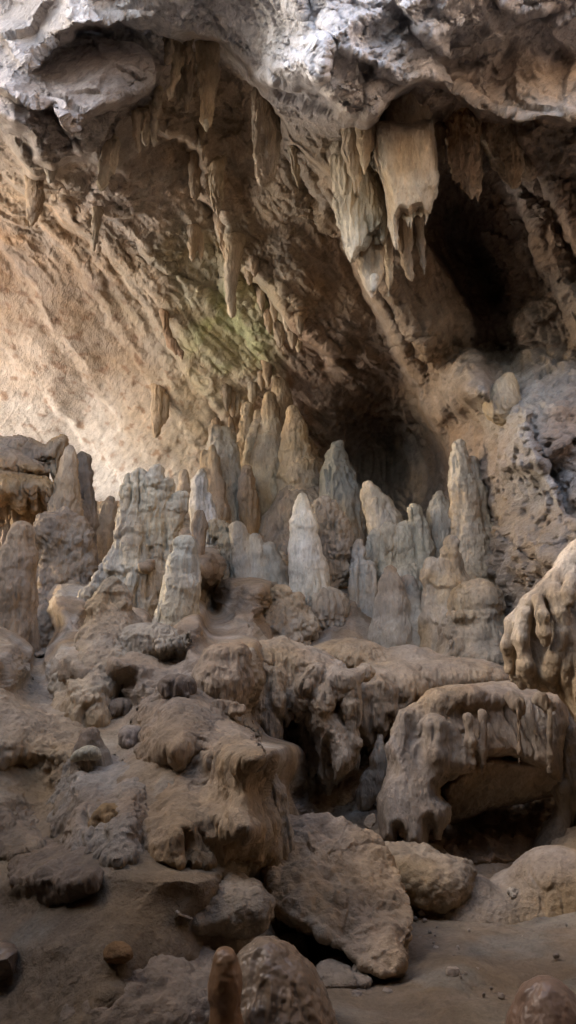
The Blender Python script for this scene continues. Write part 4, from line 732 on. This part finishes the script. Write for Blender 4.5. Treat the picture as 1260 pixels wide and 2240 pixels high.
# --- right foreground tangle
t = mound('root_like_flowstone', 'tangle of thick pale root like flowstone arms at the right edge', 4.6, c1=(.44,.385,.32), c2=TAN, po=0, fl=.012, ff=8, l=.02, group=None, k=.03, px=1.0)
t.o([(1265,75),(1180,160),(1120,222),(1060,300),(990,340),(900,430),(850,520),(830,600),(840,720),(870,850),(940,885),(1000,890),(1080,912),(1130,900),(1165,935),(1210,1000),(1260,1090),(1500,1300),(1500,40)], .3, 40, .1, -.0012, -.0006, z=z5)
zs = lambda *p: [(800+a/2.739, 1180+b/2.739, r/2.739, dd) for a, b, r, dd in p]
for st in ([(1290,70,80,-.1),(1150,240,60,-.15),(1000,380,55,-.15),(890,500,45,-.12),(860,640,35,-.1),(880,780,30,-.05),(930,870,22,-.05)], [(1030,350,30,-.25),(1055,460,34,-.32),(1070,560,30,-.32),(1075,605,22,-.3)], [(1130,300,40,-.22),(1170,440,48,-.28),(1185,560,46,-.28),(1130,720,42,-.25),(1110,800,36,-.22),(1130,885,26,-.2)], [(1240,200,40,-.2),(1215,330,32,-.3),(1220,375,26,-.32)], [(1260,420,60,-.2),(1200,600,60,-.25),(1215,760,56,-.25),(1270,930,56,-.2),(1340,1080,60,-.1)], [(960,450,40,-.2),(930,600,36,-.2),(960,760,38,-.2),(1000,860,30,-.15)], [(1090,500,30,-.1),(1100,660,30,-.12),(1080,790,34,-.12)]): t.s(*zs(*st))
t.s((1350,1450,60,.4),(1370,1700,60,.6)).root(1370,1650,60,.6).build()
# --- loose rocks
t = Th('boulder', 'boulder', 'big tan wedge shaped boulder tilted on the floor in the foreground', 3.9, c1=(.40,.315,.235), c2=(.36,.28,.21), mat=M_ROCK, group=RG, px=1.1, l=.055, fl=0, po=.045, fx=.012, ti=0, k=.05)
t.hull([(561,1818,4.03),(578,1798,4.13),(607,1788,4.18),(700,1796,4.23),(760,1793,4.28),(802,1815,4.23),(838,1840,4.08),(870,1888,3.93),(906,1955,3.73),(914,1992,3.63),(907,2045,3.53),(884,2104,3.33),(866,2136,3.25),(840,2144,3.25),(812,2126,3.28),(700,2034,3.45),(612,1996,3.58),(584,1965,3.73),(578,1905,3.83),(562,1858,3.95),(700,1900,3.85),(650,1985,4.43),(830,2070,4.23),(640,1840,4.73),(800,1850,4.73)], .018)
t.e(855,1968,30,22,ry=16,dd=-.02).e(690,1825,60,20,ry=30,dd=.42).e(630,1890,40,34,ry=14,dd=.1).build()
t = Th('boulder', 'boulder', 'rounded dusty boulder right beside the wedge shaped boulder', 4.35, c1=(.33,.27,.21), c2=TAN, mat=M_MUD, group=RG, l=.06, fl=0, po=.02)
t.e(960,1932,72,50,ry=60).e(905,1925,38,40).e(870,1880,50,30,dd=.2).e(925,1870,24,18,dd=.15).e(1000,1900,30,24,dd=.1).s((1015,1890,14),(1030,1905,12)).root(950,1940,40,.05).build()
def rock(label, d, pts, c1, seed=1, rnd=.012, **kw):
    kw.setdefault('fx', .02); t = Th('rock', 'rock', label, d, c1=c1, mat=kw.pop('mat', M_ROCK), group=RG, l=.008, fl=0, k=.02, **kw); t.hull(pts, rnd); return t.build()
def lump(label, d, px, py, rx, rz, c1, seed, **kw):
    r = np.random.default_rng(seed); pts = []; d = SD(px, min(py+rz*.5, 2250))-.1*rx*d/FPX
    for i in range(13):
        v = r.normal(size=3); v /= np.linalg.norm(v); pts.append((px+v[0]*rx*1.15, py-v[2]*rz*1.15, d+v[1]*rx*1.1*d/FPX))
    rock(label, d, pts, c1, rnd=.1*rx*d/FPX, **kw)
rock('rusty brown slab rock lying in the dark hollow under the block', 5.5, [(962,1868,5.3),(1010,1815,5.5),(1060,1808,5.7),(1150,1815,5.7),(1162,1840,5.6),(1150,1885,5.4),(1060,1895,5.2),(990,1890,5.2),(1060,1850,6),(1140,1850,6)], (.24,.16,.1), fx=.05)
rock('small pale angular rock leaning at the top of the wedge boulder', 4.75, [(788,1800,4.7),(800,1778,4.75),(822,1775,4.8),(826,1800,4.75),(812,1824,4.7),(795,1815,4.68),(810,1800,4.95)], (.36,.3,.23))
rock('small square stone on the right slope', 4.1, [(1103,1940,4.1),(1125,1930,4.1),(1142,1942,4.1),(1138,1962,4.05),(1118,1972,4.02),(1104,1955,4.06),(1125,1950,4.25)], (.38,.33,.27))
lump('orange brown stone in the mud at lower left', 2.98, 262, 2092, 27, 20, (.27,.165,.085), 3)
lump('pale crusted stone near the lower centre left', 3.42, 402, 1996, 34, 24, (.42,.39,.36), 5, fx=.03)
rock('flat grey slab rock under the tip of the wedge boulder', 3.3, [(688,2118,3.3),(712,2098,3.35),(790,2130,3.4),(830,2150,3.3),(820,2165,3.2),(700,2165,3.2),(740,2120,3.6)], (.34,.285,.235), fx=.02)
lump('dark grey rock wedged behind the broad stalagmite base', 3.35, 640, 2080, 34, 40, (.2,.17,.145), 8)
lump('flattened dark stone on the ledge at the far left', 5.6, 88, 1434, 36, 17, (.25,.205,.165), 10, fx=.03)
lump('dark damp rock at the bottom left corner', 2.75, 0, 2105, 42, 56, (.15,.115,.095), 12, mat=M_WET)
t = mound('flowstone_mound', 'wide smooth dusty step at the lower right', 4.4, c1=(.315,.265,.225), c2=TAN, l=.025, fl=.01, mat=M_MUD)
t.e(1080,2010,150,62,ry=100).e(1230,1960,110,95,ry=110).e(1290,2010,110,100,ry=90).s((1040,1960,40),(1060,2040,40,-.1)).root(1150,2020,100,.2).build()
t = mound('flowstone_mound', 'crusted ledge hump with white streaks in the lower centre left', SD(480,1975)+.1, c1=(.3,.255,.21), c2=GREY, l=.03, fl=0, po=.03, mat=M_MUD)
t.e(480,1965,95,42,ry=75).e(530,1995,60,45,ry=50,dd=-.1).e(420,2000,50,24,dd=-.1).root(490,1990,60,.1).build()
t = mound('rock_mass', 'knobby brown rock crust in the bottom left foreground', 2.85, c1=(.235,.195,.165), c2=(.29,.25,.22), l=.04, fl=0, po=.035, mat=M_ROCK)
t.e(330,2210,150,60,ry=110).e(450,2150,80,55,ry=80,dd=.3).e(230,2250,110,50,ry=80).root(340,2230,100,.1).build()
# --- stalactites
def Z(label, pts, c1=TAN, c2=None, extra=(), d=None, dd=0, name='stalactite', build=True, **kw):
    """hang a stalactite from the ceiling behind the photo pixel of its root"""
    x, y, r = pts[0][:3]; d = CD(x, y)-.0 if d is None else d
    kw.setdefault('l', .012); kw.setdefault('fl', .011); kw.setdefault('k', .035); kw.setdefault('px', .75)
    t = Th(name, 'stalactite', label, d+dd, c1=c1, c2=c2, group=TG, **kw)
    t.s((x-r*.2, y-r*2.4, r*1.9, .4), (x, y-r*.9, r*1.25, .1), *pts, k=.05)
    for e in extra: t.s(*e)
    return t.build() if build else t
t = Z('long pointed cream stalactite with broken tip under the upper lip', [(452,92,25),(453,120,23),(455,160,19),(455,200,15),(453,240,10.5),(451,262,8),(450,272,5.5)], CREAM, TAN, build=False, fl=.02, dd=-.15); big = t.build()
p = Th('broken_tip', '', '', t.d, px=.5, c1=(.6,.56,.48), mat=M_ROCK, parent=big, l=.004, fl=0); p.s((451,266,6,-.06),(451,276,4.5,-.06),(452,288,1.5,-.03)).build()
Z('short dark stalactite at the left end of the row under the upper lip', [(368,78,13),(370,105,10),(367,130,5),(366,140,2)], (.26,.21,.16), dd=-.1)
Z('fat bent stalactite left of the long cream one', [(386,95,15),(388,130,13),(384,165,9),(373,205,6),(369,220,2)], CREAM, TAN, dd=-.1)
Z('short stalactite stub above the fat bent one', [(412,85,10),(412,115,7),(410,138,2)], TAN, dd=-.15)
Z('medium stalactite with split tip between the bent one and the long cream one', [(418,130,14),(416,170,13),(410,210,9),(408,242,3)], CREAM, TAN, [[(402,150,9),(396,190,6),(393,222,2)], [(432,170,6),(431,190,2)]], dd=-.05)
for x, y0, y1, r, lb in ((300,255,335,9,'thin pointed yellowish stalactite under the left block, left of the blunt pair'), (318,250,318,10,'blunt stalactite in the middle of the trio under the left block'), (337,225,320,9,'long thin stalactite at the right of the trio under the left block'), (346,205,240,7,'tiny stalactite tucked under the corner of the left block')):
    Z(lb, [(x,y0,r),(x-1,(y0+y1)/2,r*.85),(x+(3 if y1>330 else 1),y1-12,r*.5),(x+(4 if y1>330 else 1),y1,1.5)], CREAM, TAN, dd=-.12)
Z('flat slab like grey stalactite with ragged end in the upper centre', [(577,196,20),(575,240,23),(580,290,24),(583,340,22),(584,375,17),(576,397,8)], (.42,.37,.32), TAN, [[(592,210,14),(596,300,16),(598,350,12)], [(565,210,12),(568,300,10),(572,385,8),(573,402,2)]], fl=.025, d=7.6)
Z('rounded grey stalactite in the central row above the striped vault', [(432,340,14),(431,370,19),(430,400,17),(426,425,8),(424,432,3)], (.38,.34,.3), TAN, dd=-.15)
Z('small drip stalactite over the rounded grey one', [(440,290,9),(441,320,7),(443,350,2)], TAN, dd=-.1)
Z('ribbed tan stalactite with needle tips right of the rounded grey one', [(474,365,17),(475,400,15),(477,430,11),(478,455,5),(477,472,1.5)], CREAM, TAN, [[(463,385,9),(466,430,6),(469,462,1.5)]], fl=.025, dd=-.15)
Z('twin lobed stalactite in the middle of the central row', [(424,505,14),(423,535,12),(421,560,5),(421,572,1.5)], (.36,.31,.26), TAN, [[(438,515,8),(440,545,5),(440,565,1.5)]], dd=-.15)
Z('stubby stalactite just above the long rounded pendant', [(490,505,13),(494,540,12),(497,562,6),(498,572,2)], TAN, BROWN, dd=-.15)
Z('long rounded pendant stalactite at the centre of the vault', [(511,545,20),(508,585,17),(505,620,13),(505,655,9),(507,680,8),(508,690,5)], CREAM, (.36,.31,.24), dd=-.25)
ch = [(545,590,9,28),(556,578,8,24),(572,640,10,36),(588,690,9,34),(600,660,8,40),(612,715,13,42),(628,690,9,30),(640,720,11,38),(656,700,8,26),(652,735,9,32),(585,800,11,40),(572,820,8,30)]
for i, (x, y, r, L) in enumerate(ch):
    Z(['first tiny stalactite of the broken row, beside the long pendant','second tiny stalactite of the broken row, darker','pale nub stalactite a little below the pendant tip','thin stalactite in the middle of the broken row','narrow tilted stalactite above the fat one of the broken row','fat pale stalactite of the broken row with bright edge','short stalactite right of the fat pale one','dark stalactite at the lower right of the broken row','topmost right nub of the broken row','lowest right nub of the broken row','paired stalactites right above the pale stalagmite dome, larger one','paired stalactites right above the pale stalagmite dome, smaller one'][i], [(x,y,r),(x,y+L*.5,r*.85),(x+1,y+L*.85,r*.45),(x+1,y+L+4,1.5)], (.33,.27,.21) if i % 3 else CREAM, BROWN, dd=-.12)
for x, y, r, L, lb, c in ((497,855,9,42,'dark grey stalactite at the left of the small row over the far stalagmites', DARK), (509,868,8,46,'thin brown stalactite second in the small row over the far stalagmites', BROWN), (521,868,5,34,'needle like yellowish stalactite in the small row over the far stalagmites', CREAM), (552,845,9,44,'pale spindle stalactite at the right of the small row over the far stalagmites', (.4,.35,.28))):
    Z(lb, [(x,y,r),(x,y+L*.5,r*.9),(x,y+L*.8,r*.5),(x,y+L,1.5)], c, dd=-.1)
Z('hanging tan cylinder stalactite on the bright left vault', [(347,858,14),(346,890,15),(345,920,13),(342,945,8),(341,955,3)], (.4,.31,.23), TAN, [[(362,870,9),(362,910,7),(360,925,3)]], dd=-.12)
Z('orange stalactite with broken end at the upper left edge', [(75,395,17),(76,430,20),(74,455,16),(70,475,11),(69,490,5)], (.42,.28,.16), (.36,.25,.16), dd=-.2)
Z('slim grey flake stalactite left of the centre vault', [(214,460,12),(210,490,9),(207,525,6),(205,548,2)], (.38,.32,.26), TAN, dd=-.15)
Z('olive grey columnar stalactite under the left block', [(238,325,15),(232,365,15),(224,400,10),(220,415,4)], (.32,.28,.22), TAN, [[(255,315,9),(250,350,6),(248,380,2)]], dd=-.1)
Z('small pointed stalactite at the lower corner of the left block', [(112,375,9),(110,392,5),(107,402,1.5)], (.4,.34,.28), dd=-.1)
Z('reddish dripping stalactite on the green stained vault', [(360,690,9),(365,725,8),(374,755,8),(385,775,3)], (.33,.22,.16), BROWN, [[(378,745,7),(395,772,6),(398,785,2)]], dd=-.15)
# the big hanging group on the right
Z('twin spike stalactite at the left of the big hanging group', [(768,285,19),(766,330,16),(774,375,9),(777,420,1.5)], CREAM, TAN, [[(782,340,11),(786,390,6),(785,424,1.5)]], d=6.5, dd=0, fl=.02)
Z('broad pointed stalactite right of the twin spike', [(800,280,22),(800,315,19),(798,350,10),(797,382,1.5)], CREAM, TAN, d=6.35)
t = Z('wide pale sheet stalactite with bright left edge, largest of the big hanging group', [(748,345,16),(755,400,18),(768,470,18),(775,530,12)], (.4,.36,.29), CREAM, [[(730,350,12),(745,420,9),(755,500,5)], [(740,440,8),(748,490,7),(756,540,2)], [(795,370,18,-.05),(797,460,15,-.1),(795,530,8,-.05)], [(815,400,14,-.02),(822,480,12,-.05),(826,530,5)]], d=6.9, fl=.03, build=False)
t.o([(130,215),(205,180),(300,230),(400,340),(440,560),(442,765),(420,742),(396,680),(370,702),(330,782),(292,802),(262,852),(235,858),(214,800),(188,620),(150,420)], .2, 24, .02, z=(680,260,2.739)).build()
t = Z('long stalactite with hollow white broken end at the bottom of the big hanging group', [(800,520,16),(800,560,15),(805,595,14),(812,620,12),(816,638,5)], (.4,.33,.26), TAN, [[(822,500,14),(828,550,13),(830,595,9),(826,620,5)], [(795,590,10),(808,635,4),(813,650,1.5)]], d=7.05, build=False, fl=.02); o = t.build()
p = Th('broken_tip', '', '', t.d-.06, c1=(.66,.65,.63), c2=(.5,.48,.45), mat=M_ROCK, parent=o, l=.004, fl=0, fx=.01); p.s((819,607,8),(817,632,6)).build()
Z('greenish ribbed stalactite behind the jaw shaped one', [(835,400,20),(838,450,20),(842,500,16),(838,535,8),(840,545,3)], (.36,.32,.25), CREAM, d=7.25, fl=.025)
Z('slim brown stalactite right of the hollow broken one', [(850,520,10),(851,570,9),(852,610,6),(849,650,1.5)], CREAM, TAN, d=7.2)
t = Z('jaw shaped massive stalactite block with dripping teeth', [(885,290,50),(893,330,46),(897,380,36),(895,420,22)], (.37,.335,.295), TAN, [[(850,310,20),(852,370,18),(858,440,14),(860,490,11),(864,520,6),(867,545,1.5)], [(938,340,18),(944,385,16),(938,420,15),(930,455,10),(930,478,3),(931,490,1.2)], [(930,320,22),(935,360,20)]], d=6.6, build=False, l=.022, fl=.012)
t.o([(375,20),(725,10),(738,180),(742,300),(756,350),(748,400),(722,450),(717,520),(702,555),(692,560),(690,630),(680,577),(650,545),(630,555),(602,580),(600,662),(585,612),(570,582),(545,572),(522,602),(514,680),(520,790),(500,752),(483,650),(473,580),(458,480),(438,400),(413,330),(392,230)], .3, 26, 0, 0, .0006, z=(680,260,2.739))
jaw = t.build()
for x, y, L in ((884,470,10), (892,468,28), (898,466,34), (905,462,14), (912,460,9), (920,462,12)):
    p = Th('drip_tip', '', '', t.d-.12, c1=(.45,.4,.33), parent=jaw, l=.002, fl=0, px=.5); p.s((x, y-10, 6), (x, y+L*.4, 3), (x+1, y+L, 1)).build()
Z('brown curtain stalactite hanging behind the teeth of the jaw block', [(880,480,14),(884,530,14),(890,575,11),(897,600,7),(901,612,2)], (.32,.25,.18), BROWN, [[(895,470,8),(898,530,5),(900,545,1.5)]], d=7.3)
Z('slender dark stalactite right of the brown curtain', [(918,480,10),(921,530,8),(926,575,5),(929,600,1.5)], (.3,.23,.17), BROWN, d=7.3)
Z('rough reddish brown stalactite with ragged split surface', [(1012,290,30),(1014,330,29),(1018,365,23),(1026,395,12),(1031,420,5),(1032,431,1.5)], (.32,.22,.15), TAN, d=6.75, po=.04, fl=.03)
Z('plain tan spike behind the rough reddish stalactite', [(1040,330,15),(1042,380,12),(1044,415,8),(1046,440,2)], (.36,.28,.21), d=7.0)
Z('small dark spike between the jaw block and the rough reddish stalactite', [(963,290,10),(966,325,7),(971,358,1.5)], (.28,.22,.17), d=6.75)
Z('wide pointed rock flake hanging right of the rough reddish stalactite', [(1095,290,48),(1105,330,40),(1118,370,26),(1126,400,10),(1128,411,2)], (.32,.26,.2), BROWN, [[(1160,310,40,.2),(1150,370,26,.2)]], d=6.9, l=.04)
Z('thin bright edged spike left of the big hanging group', [(640,330,9),(648,370,7),(654,420,1.5)], CREAM, dd=-.15)
# --- small rubble round the foot of the boulder and on the floor, too many to count
def rubble():
    r = np.random.default_rng(21); g = np.linspace(-1, 1, 4); Vs, Qs, Ts = [], [], []; n = 0
    for i in range(190):
        px = r.choice([r.normal(640, 90), r.normal(900, 60), r.uniform(600, 1260)]); py = r.uniform(1960, 2230) if px > 560 else r.uniform(1900, 2230)
        if abs(px-740) < 130 and py < 2080: continue
        d = SD(px, py); c = P(px, py, d); R = min(.005*(1+r.pareto(2.4)), .022)
        pts = []; faces = []
        for ax in range(3):
            for sg in (-1, 1):
                b = len(pts)
                for a_ in g:
                    for b_ in g:
                        v = np.zeros(3); v[ax] = sg; v[(ax+1) % 3] = a_; v[(ax+2) % 3] = b_; pts.append(v/np.linalg.norm(v)**.8)
                for u in range(3):
                    for w in range(3):
                        q = [b+u*4+w, b+(u+1)*4+w, b+(u+1)*4+w+1, b+u*4+w+1]; faces.append(q if sg > 0 else q[::-1])
        pts = np.array(pts); pts = pts*(1+.35*facet(pts*1.3+i*3.7, 5))[:, None]*r.uniform(.6, 1.3, 3)*R
        Vs.append(pts@rotm(*r.uniform(0, 360, 3)).T+c+np.array([0, 0, R*.25])); Qs.append(np.array(faces)+n); n += len(pts); Ts.append(np.tile(np.array([.3, .245, .195])*r.uniform(.6, 1.35), (len(pts), 1)))
    o = make_obj('rubble', np.concatenate(Vs), np.concatenate(Qs), M_ROCK, tint=np.concatenate(Ts)); o['kind'] = 'stuff'
rubble()
print('things built', round(time.time()-T0, 1), len(bpy.data.objects))
